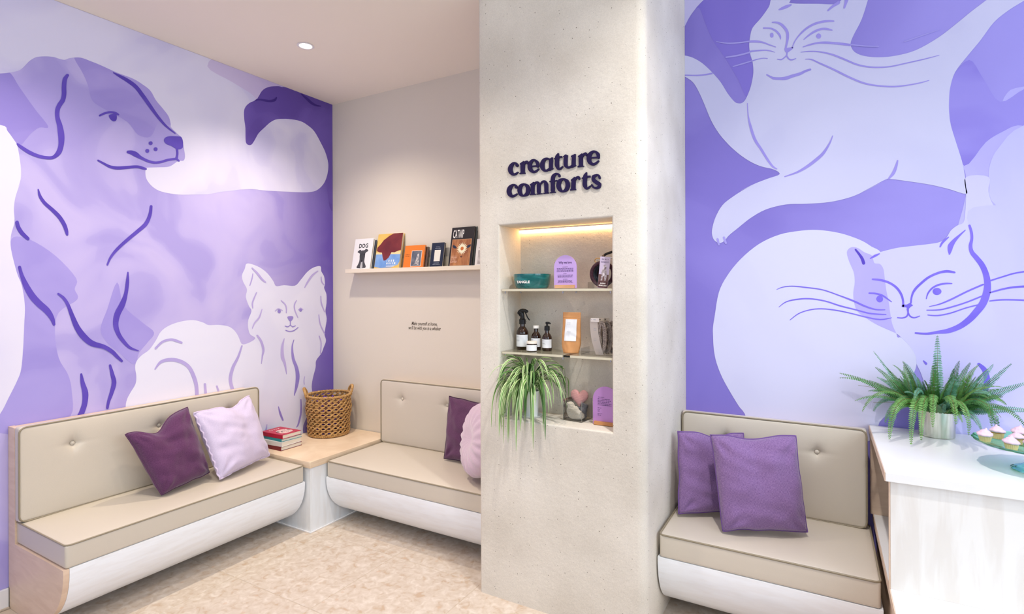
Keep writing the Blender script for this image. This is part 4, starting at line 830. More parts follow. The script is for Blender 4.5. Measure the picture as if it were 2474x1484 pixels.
for ex in (.077, .112): flat('dog_eye', ell(ex, .112, .0055, .005, 10), MATS['dog_nose'], b, Z(T_)+.0006)
# painted-cover book: plain stand-in
T_ = .020; b = on_ledge('book', 'large book with a brown shape over yellow and blue on its cover', 'book', x=-2.868, W_=.238, H_=.262, T_=T_, cover=mat('cover_yellow', (226, 184, 84), .35, var=(6, (232, 198, 110))), group=LG)
flat('cover_blue', [(0.001, .014), (.06, .004), (.16, .006), (.225, .026), (.237, .05), (.237, .104), (.001, .108)], mat('print_blue', (104, 150, 214), .4, var=(9, (140, 178, 226))), b, Z(T_))
flat('cover_pale_band', [(.001, .108), (.237, .104), (.237, .124), (.001, .122)], mat('print_cream', (240, 216, 160), .4), b, Z(T_))
flat('cover_brown_shape', [(.237, .261), (.150, .2615), (.110, .245), (.060, .215), (.035, .185), (.006, .160), (.004, .135), (.030, .124), (.058, .120), (.070, .085), (.085, .058), (.105, .062), (.130, .082), (.150, .120), (.180, .118), (.215, .130), (.237, .135)], mat('print_brown', (104, 34, 38), .4, var=(9, (128, 48, 46))), b, Z(T_)+.0003)
bars(b, .115, .205, [.048], .016, M_INKW, Z(T_)+.0006, .3); bars(b, .115, .215, [.030], .013, M_INKW, Z(T_)+.0006, .1); bars(b, .115, .20, [.018, .012], .003, M_INKW, Z(T_)+.0006, .3)
# orange
T_ = .013; b = on_ledge('book', 'orange book with a grey framed photo on its cover', 'book', x=-2.592, W_=.180, H_=.163, T_=T_, cover=mat('cover_orange', (228, 124, 34), .4), group=LG)
on_ledge('book', 'dark book standing just behind the orange one on the ledge', 'book', x=-2.575, W_=.180, H_=.150, T_=.012, cover=mat('cover_brownish', (92, 72, 66), .5), group=LG, y0=2.974)
flat('photo_border', [(.066, .010), (.158, .010), (.158, .124), (.066, .124)], M_PAPER, b, Z(T_)); flat('photo', [(.069, .013), (.155, .013), (.155, .121), (.069, .121)], mat('photo_grey', (78, 86, 102), .5, var=(14, (120, 122, 130))), b, Z(T_)+.0003)
flat('photo_figure', [(.095, .018), (.104, .040), (.112, .062), (.120, .095), (.130, .100), (.138, .080), (.134, .056), (.146, .024), (.128, .022), (.114, .030)], mat('photo_light', (226, 220, 212), .5, var=(60, (120, 120, 130))), b, Z(T_)+.0005, 2)
bars(b, .014, .052, [.094, .082], .006, mat('ink_rust', (110, 48, 16), .6), Z(T_)+.0003, .1)
# navy
T_ = .017; b = on_ledge('book', 'small navy book with a cream rectangle on its cover', 'book', x=-2.352, W_=.106, H_=.172, T_=T_, cover=mat('cover_navy', (22, 34, 58), .4), group=LG)
flat('cream_panel', [(.029, .040), (.081, .040), (.081, .120), (.029, .120)], mat('print_ivory', (232, 228, 218), .5), b, Z(T_))
bars(b, .030, .078, [.140, .130], .004, mat('ink_grey', (170, 176, 186), .5), Z(T_), .3, 'C'); bars(b, .022, .086, [.026, .016], .004, MATS['ink_grey'], Z(T_), .3, 'C')
# CATNIP magazine
T_ = .012; b = on_ledge('magazine', 'tall black CATNIP magazine with a cat face and daisy', 'magazine', x=-2.194, W_=.186, H_=.272, T_=T_, cover=mat('cover_black', (30, 24, 24), .35), group=LG)
on_ledge('magazine', 'grey-edged magazine stacked behind the CATNIP magazine', 'magazine', x=-2.186, W_=.188, H_=.272, T_=.010, cover=mat('cover_grey', (96, 100, 100), .4), group=LG, y0=2.973)
text('title', 'CATNIP', .082, M_INKW, b, Matrix.Translation((.012, .198, Z(T_))), sx=.315, bold=.0008)
flat('photo_border', [(.012, .006), (.170, .006), (.170, .188), (.012, .188)], mat('print_sand', (214, 176, 140), .5), b, Z(T_))
flat('cat_photo', [(.014, .008), (.168, .008), (.168, .186), (.014, .186)], mat('cat_fur', (150, 88, 50), .5, var=(16, (196, 134, 82), (2.2, .7, 1))), b, Z(T_)+.0003)
for ex, sg in ((.036, 1), (.152, -1)): flat('cat_eye', [(ex-.018*sg, .146), (ex-.004*sg, .147), (ex+.010*sg, .140), (ex+.019*sg, .126), (ex+.003*sg, .125), (ex-.011*sg, .132)], mat('cat_eye_blue', (38, 46, 66), .3), b, Z(T_)+.0005, 2)
pts = []
for k in range(36):
    rr = .044 if k % 2 else .026; a = 2*PI*k/36; pts.append((.100+rr*math.cos(a), .122+rr*math.sin(a)))
flat('daisy_petals', pts, mat('daisy_white', (244, 238, 206), .5), b, Z(T_)+.0008); flat('daisy_centre', ell(.100, .122, .013), mat('daisy_orange', (206, 112, 40), .5), b, Z(T_)+.001)
flat('cat_nose', [(.086, .072), (.112, .072), (.100, .058)], mat('cat_nose_brown', (96, 50, 36), .5), b, Z(T_)+.0006); bars(b, .016, .070, [.070, .060, .050, .042, .034, .026], .0042, mat('ink_peach', (226, 190, 170), .5), Z(T_)+.0007, .35)
# last, half hidden
T_ = .014; b = on_ledge('book', 'pale booklet at the far end of the ledge, cut off by the column', 'book', x=-1.980, W_=.150, H_=.182, T_=T_, cover=mat('cover_pale', (232, 226, 222), .4), group=LG)
text('title', 'CAT', .034, M_INK, b, Matrix.Translation((.022, .148, Z(T_))), bold=.001); bars(b, .022, .05, [.118], .008, M_INK, Z(T_), 0); flat('cover_photo', [(.018, .012), (.13, .012), (.13, .105), (.018, .105)], mat('photo_taupe', (168, 158, 156), .5, var=(20, (206, 198, 194))), b, Z(T_))

# books stacked on the corner table
def stackbook(label, z, T_, cover, W_, H_, x, y, ang, pag=True):
    b = book('book', label, 'book', W_, H_, T_, cover, (x, y, z), Matrix.Rotation(ang, 4, 'Z'), 'books stacked on the corner table'); return b
zz = .4424
SB = [('dark red book at the bottom of the stack on the corner table', .026, mat('cover_dark_red', (120, 20, 38), .4), .165, .240, 0),
      ('white book second from the bottom of the corner table stack', .030, mat('cover_offwhite', (222, 220, 220), .4), .160, .232, .05),
      ('teal book second from the top of the corner table stack', .018, mat('cover_teal', (42, 146, 156), .4), .158, .238, -.03),
      ('red picture book on top of the corner table stack', .027, mat('cover_red', (186, 24, 62), .4), .150, .215, .02)]
for k, (lb, T_, c, W_, H_, da) in enumerate(SB):
    ang = -PI/2-.02+da; ang = PI-.0+da*1.2+PI/2*0
    # spine faces the room's left/front, pages face the corner bench
    M_ = Matrix.Rotation(PI/2+da, 4, 'Z')
    b = book('book', lb, 'book', W_, H_, T_, c, (-3.118+.006*math.sin(k*2.1), 2.352+.004*k, zz), M_, 'books stacked on the corner table')
    if k == 3:
        flat('cover_art', [(.030, .040), (.075, .026), (.118, .045), (.128, .095), (.110, .128), (.070, .138), (.040, .120), (.026, .080)], mat('print_blush', (236, 200, 196), .5, var=(40, (70, 20, 30), None, .56, .6)), b, Z(T_), 3); bars(b, .03, .12, [.170], .012, M_INKW, Z(T_), .2)
    zz += T_+.0006

# ------------------------------------------------------------------ woven basket
M_RUSH = mat('woven_rush', (214, 172, 112), .62, var=(45, (168, 120, 66), (1, 1, 3), .35, .7), bump=(160, .35)); M_RUSHD = mat('woven_rush_dark', (150, 104, 56), .65, var=(45, (118, 76, 36)), bump=(160, .35))
BX, BYY, BZ = -3.192, 2.818, .4424; BH = .30
bk = thing('woven_basket', 'tall round woven rush basket with two handles on the corner table', 'basket', (BX, BYY, BZ))
def brad(z): return .138+.018*math.sin(PI*min(1, max(0, z/BH))*.62)+.004*math.sin(z*40)
def ropering(name, z, r, thick, turns, m, twist=2):
    bm = bmesh.new(); n = 150
    for s in range(twist):
        pts = []
        for k in range(n):
            a = 2*PI*k/n; ph = a*turns+2*PI*s/twist; rr = r+math.cos(ph)*thick*.55; pts.append((rr*math.cos(a), rr*math.sin(a), z+math.sin(ph)*thick*.55))
        tube(bm, pts, thick*.62, 5, True)
    return finish(name, bm, m, bk)
rows = 8; rh = (BH-.030)/rows
ropering('base_ring', .0130, brad(0), .011, 34, M_RUSH)
bm = bmesh.new(); lathe(bm, [(.001, .002), (brad(0), .002), (brad(0), .006), (.001, .006)], 32); finish('basket_floor', bm, M_RUSHD, bk)
for q in range(rows):
    z = .018+rh*(q+.5); r = brad(z); bm = bmesh.new(); n = 168; nl = 11
    for s in (0, 1):
        for o_ in (-.0033, .0033):
            pts = []
            for k in range(n):
                a = 2*PI*k/n+(q % 2)*PI/nl; ph = a*nl; sg = 1 if s == 0 else -1
                pts.append(((r+.003*math.cos(ph)*sg)*math.cos(a), (r+.003*math.cos(ph)*sg)*math.sin(a), z+sg*(rh*.36)*math.sin(ph)+o_*(.75+.25*math.cos(ph))+.0012*math.sin(k*1.7)))
            tube(bm, pts, .0037, 5, True)
    finish('weave_band', bm, M_RUSH, bk)
    if q: ropering('binding_ring', .018+rh*q, brad(.018+rh*q)+.001, .0030, 60, M_RUSHD)
bm = bmesh.new()
for k in range(22):
    a = 2*PI*k/22; tube(bm, [((brad(z)-.005)*math.cos(a), (brad(z)-.005)*math.sin(a), z) for z in [BH*i/10 for i in range(11)]], .0024, 4)
finish('stake_frame', bm, M_RUSHD, bk)
ropering('rim', BH-.008, brad(BH), .0095, 36, M_RUSH)
for hs, ha in ((1, .62), (-1, .62)):
    # handles rise from the rim at opposite sides, roughly facing across the view
    bm = bmesh.new(); base_a = (math.radians(62) if hs > 0 else math.radians(226)); pts0 = []
    for i in range(25):
        t_ = i/24; th = PI*t_; da = .26*math.cos(th); up = .062*math.sin(th)**.8; out = .006+.014*math.sin(th)
        rr = brad(BH)+out; pts0.append(Vector((rr*math.cos(base_a+da), rr*math.sin(base_a+da), BH-.018+up)))
    P0 = cr([tuple(p) for p in pts0], 3)
    for s in range(3):
        pts = []
        for i, p in enumerate(P0):
            ph = i*.75+2*PI*s/3; ra = Vector((math.cos(base_a), math.sin(base_a), 0)); pts.append(Vector(p)+ra*math.cos(ph)*.0055+Vector((0, 0, 1))*math.sin(ph)*.0055)
        tube(bm, pts, .0055, 5)
    finish('handle', bm, M_RUSH, bk)
M_VP = mat('violet_gloss', (74, 34, 150), .22, coat=.4)
for k in range(1):
    rg = random.Random(k+3); bm = bmesh.new(); pts = []
    for i in range(230):
        a = i*.42; rr = .055+.045*math.sin(i*.13+k); pts.append((rr*math.cos(a+k), rr*math.sin(a+k), .012+.00112*i+.012*math.sin(i*.9)))
    tube(bm, pts, .0075, 6)
    o = finish('coiled_lead', bm, M_VP); o.location = (BX+.02*math.cos(k*2.1), BYY+.02*math.sin(k*2.1), BZ+.008+.068*k)
    tag(o, 'glossy violet dog lead heaped inside the woven basket', 'lead')

# ------------------------------------------------------------------ niche shelves
M_SHG = thin('shelf_acrylic', (226, 218, 190), .22)
def plank(name, x0, x1, y0, y1, z0, z1, parent):
    o = pane(name, (x0, y0, z0), (x1, y1, z1), M_SHG, parent, 2, -1); obox('front_edge', (x0+.001, y0-.0012, z0+.001), (x1-.001, y0-.0002, z1-.001), M_ACRE, parent, 0); return o
s1 = thing('niche_shelf', 'upper clear acrylic shelf in the column niche', 'shelf', (-1.085, 2.38, 1.503))
plank('acrylic_plank', -.280, .284, -.101, .099, -.006, .006, s1)
s2 = thing('niche_shelf', 'lower clear acrylic shelf of two pieces in the column niche', 'shelf', (-1.085, 2.38, 1.198))
plank('acrylic_plank', -.280, .044, -.101, .099, -.006, .006, s2); plank('acrylic_plank', .080, .284, -.101, .099, -.006, .006, s2)
obox('joining_strip', (.0445, -.095, -.005), (.0795, .097, .004), M_ACR, s2, .001)
for s in (s1, s2):
    for x in (-.27, .04, .27):
        for y in (-.085, .07):
            if x == .04 and s is s1: y -= 0
            olathe('shelf_pin', [(.0045, -.016), (.0045, -.0065)], M_CHROME, s, 10, (x, y, 0))
ZT1, ZT2, ZN = 1.5092, 1.2042, NZ0+.0004

# bowl
M_TEAL = mat('marbled_teal', (8, 92, 92), .22, var=(14, (44, 136, 132), (1, 1, 3), .52, .74), coat=.5)
b = thing('pet_bowl', 'marbled teal pet bowl lettered TANGLE on the upper niche shelf', 'bowl', (-1.248, 2.374, ZT1))
olathe('bowl_body', [(.070, .0), (.079, .004), (.086, .020), (.0905, .045), (.0925, .068), (.092, .072), (.0895, .071), (.087, .045), (.082, .022), (.070, .012), (.001, .010)], M_TEAL, b, 48)
tm = text('lettering', 'TANGLE', .0165, M_INKW, b, None, sx=1.15, align='CENTER', bold=.0007)
for v in tm.data.vertices:
    a = -PI/2-.06+v.co.x/.087; rr = .0895+.0012; v.co = Vector((rr*math.cos(a), rr*math.sin(a), .027+v.co.y))

# arched acrylic notices
M_LAV = mat('lavender_acrylic', (196, 164, 226), .3); M_ORC = mat('orchid_acrylic', (190, 140, 206), .3); M_BEECH = mat('beech_block', (222, 176, 132), .5, var=(9, (206, 158, 114), (1, 9, 9))); M_INKP = mat('ink_plum', (76, 50, 104), .6)
def arch(label, loc, rz, w, h, m, blockm, seed, lines):
    t = thing('arched_notice', label, 'sign', loc, (0, 0, rz)); th = .004
    pr = [(-w/2, .002), (w/2, .002)]+[(w/2*math.cos(PI*k/20), h-w/2+w/2*math.sin(PI*k/20)) for k in range(21)]
    bm = bmesh.new(); A = [bm.verts.new((x, -th/2, z)) for x, z in pr]; B = [bm.verts.new((x, th/2, z)) for x, z in pr]; n = len(pr)
    for i in range(n): bm.faces.new((A[i], A[(i+1) % n], B[(i+1) % n], B[i]))
    bm.faces.new(A[::-1]); bm.faces.new(B); bmesh.ops.recalc_face_normals(bm, faces=bm.faces)
    pan = finish('arched_panel', bm, m, t)
    bm = bmesh.new(); box(bm, (-w*.43, -.015, 0), (w*.43, -.0024, .017)); box(bm, (-w*.43, .0024, 0), (w*.43, .015, .017)); box(bm, (-w*.43, -.015, 0), (w*.43, .015, .0015)); bmesh.ops.recalc_face_normals(bm, faces=bm.faces); finish('wooden_base', bm, blockm, t)
    lines(pan, th/2+.0003); return t
def l1(pan, d):
    Mx = Matrix.Translation((0, -d, 0))@WALLF
    text('title', 'Why we love', .0155, M_INKP, pan, Matrix.Translation((0, -d, .118))@WALLF, sx=.8, align='CENTER', bold=.0004)
    for ys, w in (([.101], .030), ([.094, .089, .084, .079], .088), ([.069], .018), ([.063, .058, .053], .088), ([.043], .026), ([.037, .032, .027], .080)):
        o = bars(pan, -w/2, w/2, ys, .0022, M_INKP, 0, .15, 'C'); o.matrix_local = Mx
arch('lavender arched notice titled Why we love on the upper niche shelf', (-1.056, 2.345, ZT1), 0, .116, .158, M_LAV, M_BEECH, 1, l1)
def l2(pan, d):
    Mx = Matrix.Translation((0, -d, 0))@WALLF
    for ys, a, b_ in (([.126], -.035, -.005), ([.118, .111, .104, .097, .090], -.038, .030), ([.076], -.038, -.018), ([.068, .061], -.038, -.028), ([.050], -.038, -.016), ([.043], -.038, -.020), ([.104, .097], .040, .052), ([.068, .061, .043], .034, .052)):
        o = bars(pan, a, b_, ys, .003, M_INKP, 0, .2); o.matrix_local = Mx
arch('orchid arched notice on the niche floor at its right end', (-.868, 2.372, ZN), 0, .124, .178, M_ORC, mat('oak_block', (208, 148, 94), .5, var=(9, (190, 130, 80), (1, 9, 9))), 2, l2)

# rope lead in an acrylic tray with a printed tag
def tray(name, label, loc, w, d, h, rz=0, back=None, open_front=False):
    t = thing(name, label, 'display box', loc, (0, 0, rz)); e = .0025; back = back or h
    pane('base_pane', (-w/2, -d/2, 0), (w/2, d/2, e), M_ACR, t, 2, -1)
    pane('side_pane', (-w/2, -d/2, e), (-w/2+e, d/2, h), M_ACR, t, 0, 1); pane('side_pane', (w/2-e, -d/2, e), (w/2, d/2, h), M_ACR, t, 0, -1)
    pane('back_pane', (-w/2+e, d/2-e, e), (w/2-e, d/2, back), M_ACR, t, 1, -1)
    if not open_front: pane('front_pane', (-w/2+e, -d/2, e), (w/2-e, -d/2+e, h), M_ACR, t, 1, 1)
    return t
tray('acrylic_stand', 'clear acrylic tray holding the dark dog lead on the upper niche shelf', (-.877, 2.385, ZT1), .132, .085, .030, back=.115)
M_ROPE = mat('dark_teal_rope', (30, 36, 46), .6, bump=(260, .5), var=(24, (44, 50, 62))); M_ROPW = mat('wine_rope', (64, 28, 44), .6, bump=(260, .5)); M_LEA = mat('black_leather', (30, 26, 28), .4)
ld = thing('dog_lead', 'coiled dark and wine rope dog lead with printed hang tag', 'dog lead', (-.880, 2.380, ZT1+.0034))
for k, (mm, ph, sx_) in enumerate(((M_ROPW, 0, 1.0), (M_ROPE, .5, .94), (M_ROPE, 1.1, .86), (M_ROPW, 1.5, .8), (M_ROPE, 2.1, .72))):
    pts = [(.052*sx_*math.cos(a)*(1)+.002*k, -.016+.009*k+.003*math.sin(2*a+ph), .062+.053*sx_*math.sin(a)) for a in [2*PI*i/40 for i in range(40)]]
    otube('rope_loop', pts, .0085, mm, ld, 8, True)
otube('leather_handle', cr([(-.012, .0, .125), (.006, -.002, .150), (.03, 0, .160), (.047, .003, .162), (.05, .006, .140), (.046, .008, .115)], 5), .006, M_LEA, ld, 8)
otube('brass_ring', [(-.022+.016*math.cos(a), -.012, .125+.011*math.sin(a)) for a in [2*PI*i/20 for i in range(20)]], .0022, mat('brass', (206, 170, 110), .25, metal=1), ld, 6, True)
otube('chrome_clip', [(.020, -.016, .128), (.032, -.016, .134), (.044, -.013, .136), (.050, -.010, .140)], .0042, M_CHROME, ld, 8)
otube('twine', cr([(.004, -.024, .148), (.000, -.028, .138), (.006, -.030, .130), (.012, -.027, .142), (.010, -.024, .150)], 4), .0012, mat('twine', (170, 130, 84), .9), ld, 5)
tg = bmesh.new(); box(tg, (-.023, -.0006, 0), (.023, .0006, .142)); bmesh.ops.recalc_face_normals(tg, faces=tg.faces); tg = finish('hang_tag', tg, mat('tag_mauve', (206, 192, 218), .5), ld); tg.location = (.012, -.0455, -.002); tg.rotation_euler = (.0, 0.10, .15)
bmx = Matrix.Translation((0, -.0009, 0))@WALLF
o = flat('tag_photo', [(-.0225, .062), (-.0225, .030), (.0225, .030), (.0225, .062)], mat('tag_brown', (112, 82, 78), .5), tg, 0); o.matrix_local = bmx
o = flat('tag_foot', [(-.0225, .030), (-.0225, .001), (.0225, .001), (.0225, .030)], mat('tag_maroon', (86, 50, 52), .5), tg, 0); o.matrix_local = bmx
o = flat('dog_figure', [(-.012, .034), (-.009, .058), (-.012, .078), (-.004, .092), (-.006, .102), (.002, .106), (.010, .098), (.008, .086), (.014, .066), (.012, .036), (.006, .034), (.003, .052), (-.003, .052), (-.005, .034)], mat('tag_dog', (228, 220, 226), .5, var=(90, (130, 112, 120))), tg, .0003, 2); o.matrix_local = bmx
text('tag_line', 'LUNNY', .0075, M_INKW, tg, Matrix.Translation((0, -.0013, .019))@WALLF, align='CENTER', bold=.0003); text('tag_line', 'BONE LEAD', .0075, M_INKW, tg, Matrix.Translation((0, -.0013, .009))@WALLF, align='CENTER', sx=.9, bold=.0003)
o = bars(tg, -.016, .016, [.128], .005, M_INKP, .0003, .2, 'C'); o.matrix_local = bmx; o = bars(tg, -.019, .019, [.119, .115], .0018, M_INKP, .0003, .1, 'C'); o.matrix_local = bmx

# bottles
M_LABEL = mat('label_white', (240, 242, 246), .5); M_LGREY = mat('label_grey', (168, 172, 180), .6)
def bottle(name, label, x, y, R, H, body, amber=True):
    t = thing(name, label, 'bottle', (x, y, ZT2), group='bottles on the lower niche shelf')
    sh = body
    pr = [(.001, 0), (R*.92, 0), (R, .003), (R, sh), (R*.93, sh+R*.35), (R*.72, sh+R*.75), (R*.46, sh+R*1.05), (R*.42, sh+R*1.15), (R*.42, H), (.001, H)]
    olathe('glass_body', pr, M_AMBER, t, 32)
    olathe('contents', [(.001, .003), (R*.9, .003), (R*.92, .006), (R*.92, sh*.97), (.001, sh*.97)], M_LIQ if H > .13 or not amber else M_AMBER2, t, 24)
    n = 32; bm = bmesh.new(); z0, z1 = .016, sh*.92; lab = [(R+.0004, z0), (R+.0004, z1)]; rings = []
    for r, z in lab: rings.append([bm.verts.new((r*math.cos(a), r*math.sin(a), z)) for a in [PI*1.02+PI*.96*k/n for k in range(n+1)]])
    for k in range(n): bm.faces.new((rings[0][k], rings[0][k+1], rings[1][k+1], rings[1][k])).smooth = True
    lo = finish('label', bm, M_LABEL, t)
    o = bars(t, -R*.75, R*.2, [z0+(z1-z0)*q for q in (.86, .80, .55, .5, .45)], .0012, M_LGREY, 0, .5); o.matrix_local = Matrix.Translation((0, -R-.0009, 0))@WALLF
    for v in o.data.vertices:
        a = -PI/2+v.co.x/R; rr = R+.0008; v.co = Vector((rr*math.cos(a), v.co.y, -(rr*math.sin(a)+R+.0009)))
    return t
M_AMBER2 = mat('amber_liquid', (120, 62, 20), .2)
b = bottle('spray_bottle', 'tall dark bottle with black trigger spray on the lower niche shelf', -1.318, 2.400, .0305, .145, .082)
olathe('collar', [(.017, .128), (.017, .150), (.013, .154), (.011, .162)], M_BLACK, b, 20)
bm = bmesh.new(); tube(bm, cr([(0, 0, .158), (0, 0, .172), (-.004, 0, .184), (-.014, 0, .190)], 4), [.011]*13, 10); tube(bm, cr([(-.021, 0, .176), (-.014, 0, .190), (.004, 0, .196), (.022, -.001, .193), (.030, -.001, .188)], 4), [.006, .0085, .010, .010, .010, .010, .010, .010, .010, .0095, .009, .0085, .008, .0078, .0075, .007, .006], 10)
finish('spray_head', bm, M_BLACK, b)
otube('trigger', cr([(.016, 0, .187), (.023, -.001, .175), (.030, -.002, .162), (.042, -.003, .148)], 4), .0032, M_BLACK, b, 7); otube('trigger_guard', cr([(-.016, 0, .186), (-.018, 0, .174), (-.010, 0, .166), (0, 0, .164)], 3), .0035, M_BLACK, b, 7)
b = bottle('amber_bottle', 'amber bottle with white screw cap behind the little jar', -1.247, 2.412, .0245, .112, .064)
olathe('screw_cap', [(.001, .121), (.0135, .121), (.0145, .119), (.0145, .108), (.0135, .107)], M_PAPER, b, 24)
b = bottle('pump_bottle', 'amber bottle with black pump top, right of the jar', -1.179, 2.398, .0242, .110, .062)
olathe('pump_collar', [(.0135, .100), (.0135, .120), (.0105, .123), (.0045, .124), (.0045, .134)], M_BLACK, b, 20)
otube('pump_head', [(-.006, 0, .136), (.002, 0, .137), (.012, -.001, .137), (.020, -.002, .134)], [.0058, .0062, .005, .0035], M_BLACK, b, 8)
j = thing('small_jar', 'low jar with white lid and label in front of the bottles', 'jar', (-1.236, 2.345, ZT2))
olathe('glass_body', [(.001, 0), (.0245, 0), (.0262, .003), (.0262, .034), (.0245, .037), (.001, .037)], M_LIQ, j, 32)
bm = bmesh.new(); rings = [[bm.verts.new((.0266*math.cos(a), .0266*math.sin(a), z)) for a in [PI+PI*k/24 for k in range(25)]] for z in (.004, .032)]
for k in range(24): bm.faces.new((rings[0][k], rings[0][k+1], rings[1][k+1], rings[1][k])).smooth = True
finish('label', bm, M_LABEL, j); olathe('lid', [(.001, .049), (.0245, .049), (.026, .047), (.026, .038), (.0245, .0375)], mat('cream_lid', (236, 226, 214), .4), j, 32)

# kraft pouch
M_KRAFT = mat('kraft_paper', (214, 156, 100), .6, bump=(14, .25), var=(10, (202, 142, 88)))
p = thing('kraft_pouch', 'kraft paper pouch with blank white label on the lower niche shelf', 'pouch', (-1.040, 2.372, ZT2))
bm = bmesh.new(); nx, nz = 20, 30
def pp(u, v, s):
    z = .192*v; w = (.0455+.002*math.sin(PI*min(1, v*1.6+.1)))*(1 if v > .22 else .80+.91*v)
    th = .028*max(0, 1-v*1.08)**.6*(1-.75*u*u)**.8 if v < .86 else .0012
    th = max(.0012, th*(1-.25*abs(u)**3)); cz = .003*noise.noise(Vector((u*3, v*5, s)))
    return Vector((u*w, -s*(th+cz*(v < .85))+.012*v, z))
for s in (1, -1):
    g = [[bm.verts.new(pp(2*i/nx-1, k/nz, s)) for i in range(nx+1)] for k in range(nz+1)]
    for k in range(nz):
        for i in range(nx):
            q = (g[k][i], g[k][i+1], g[k+1][i+1], g[k+1][i]); bm.faces.new(q if s > 0 else q[::-1]).smooth = True
    if s > 0: ga = g
for k in range(nz):
    for i in (0, nx): q = (ga[k][i], ga[k+1][i], g[k+1][i], g[k][i]); bm.faces.new(q)
for i in range(nx): bm.faces.new((ga[0][i], ga[0][i+1], g[0][i+1], g[0][i])); bm.faces.new((ga[nz][i], ga[nz][i+1], g[nz][i+1], g[nz][i]))
bmesh.ops.recalc_face_normals(bm, faces=bm.faces); finish('pouch_body', bm, M_KRAFT, p)
bm = bmesh.new(); g = []
for k in range(13):
    v = .30+.53*k/12; g.append([bm.verts.new(pp(-.62+1.28*i/10, v, 1)+Vector((0, -.0022, 0))) for i in range(11)])
for k in range(12):
    for i in range(10): bm.faces.new((g[k][i], g[k][i+1], g[k+1][i+1], g[k+1][i])).smooth = True
lb = finish('label', bm, M_LABEL, p); o = bars(p, -.010, .010, [.142, .136, .100], .002, M_LGREY, 0, .3, 'C'); o.matrix_local = Matrix.Translation((0, -.0245, 0))@WALLF
obox('press_seal', (-.046, -.0026+.0105, .166), (.046, -.0008+.0105, .168), M_KRAFT, p, .0003)

# acrylic holder with card-mounted grey braided collars
tray('acrylic_stand', 'clear acrylic holder on the lower niche shelf with braided collars', (-.886, 2.378, ZT2), .168, .108, .030, back=.135)
M_BRAID = mat('grey_braid', (168, 154, 146), .8, bump=(300, .6), var=(60, (136, 122, 116))); M_CARD = mat('card_blush', (232, 222, 216), .6); M_KC = mat('card_kraft', (190, 176, 160), .6)
for k in range(3):
    t = thing('braided_collar', ['front braided grey collar on a pale card in the niche', 'middle braided grey collar in the niche holder', 'rear braided grey collar in the niche holder'][k], 'collar', (-.904+.016*k, 2.348+.021*k, ZT2+.0035), (0, 0, -.12+.05*k), group='braided collars in the niche holder')
    bm = bmesh.new(); g = []
    for i in range(15):
        v = i/14; z = .160*v; x0 = -.026+.030*(1-v)**2; g.append([bm.verts.new((x0+dx_, -.012-.002*math.sin(PI*v), z)) for dx_ in (0, .040 if k == 0 else .02)])
    for i in range(14): bm.faces.new((g[i][0], g[i][1], g[i+1][1], g[i+1][0]))
    bmesh.ops.solidify(bm, geom=bm.faces[:], thickness=.0012); card = finish('backing_card', bm, M_CARD if k == 0 else M_KC, t)
    obox('card_header', (-.020, -.0145, .148), (.022, -.0135, .166), M_CARD if k == 0 else M_KC, t, .0002)
    o = bars(t, -.016, .004, [.156], .006, M_INK if k else M_LGREY, 0, .1); o.matrix_local = Matrix.Translation((0, -.0148, 0))@WALLF
    if k == 0: o = bars(t, -.004, .012, [.118, .110, .070, .062], .0022, M_LGREY, 0, .2); o.matrix_local = Matrix.Translation((0, -.0168, 0))@WALLF
    for q in range(2):
        pts = []
        for i in range(60):
            a = 2*PI*i/60; tw = .0032*math.sin(a*20+q*PI); pts.append((.032+(.021+tw)*math.cos(a), -.006+.003*math.cos(a*20+q*PI), .078+(.070+tw)*math.sin(a)))
        otube('braid', pts, .0044, M_BRAID, t, 6, True); otube('braid', [(.032+(p[0]-.032)*.56, p[1]+.001, .078+(p[2]-.078)*.86) for p in pts], .0046, M_BRAID, t, 6, True)

# potted spider plant
rg = random.Random(11)
M_LG = mat('leaf_green', (86, 132, 60), .4, var=(30, (112, 156, 80), (1, 1, .3))); M_LC = mat('leaf_cream', (206, 222, 168), .45); M_LDG = mat('leaf_deep_green', (62, 100, 52), .45)
M_POT = mat('white_ceramic', (234, 238, 236), .3); M_SOIL = mat('soil', (58, 42, 32), .95, bump=(90, .8))
pt = thing('spider_plant', 'variegated spider plant trailing from a white pot on the niche floor', 'plant', (-1.252, 2.366, ZN))
pot = olathe('pot', [(.030, 0), (.034, .003), (.0385, .122), (.040, .128), (.037, .128), (.034, .110)], M_POT, pt, 32, wob=lambda a, z: .012*math.sin(a*22)); olathe('saucer', [(.001, .0002), (.046, .0002), (.056, .010), (.054, .010), (.044, .003), (.001, .003)], M_POT, pt, 32); olathe('soil', [(.001, .112), (.034, .112)], M_SOIL, pt, 20)
def blade(path, wid, mats, parent, name, twist=0, seed=0):
    """long leaf: 4 quads across, cream margins and green centre, shallow V fold"""
    bm = bmesh.new(); n = len(path); rows_ = []
    for i, p in enumerate(path):
        t = (path[min(i+1, n-1)]-path[max(i-1, 0)]).normalized(); side = t.cross(Vector((0, 0, 1)))
        side = side.normalized() if side.length > .05 else Vector((1, 0, 0)); 
        if i and side.dot(ps) < 0: side = -side
        if i: side = (ps*.6+side*.4).normalized()
        ps = side; nrm = side.cross(t).normalized(); s = i/(n-1); w = wid*min(1, (s*6+.35))*max(0.02, (1-s**2.2))**.7
        side = (side*math.cos(twist*s)+nrm*math.sin(twist*s))
        rows_.append([bm.verts.new(p+side*w*u+nrm*w*.35*abs(u)) for u in (-1, -.52, 0, .52, 1)])
    for i in range(n-1):
        for k in range(4):
            f = bm.faces.new((rows_[i][k], rows_[i][k+1], rows_[i+1][k+1], rows_[i+1][k])); f.smooth = True; f.material_index = 0 if k in (1, 2) else 1
    return finish(name, bm, mats, parent)
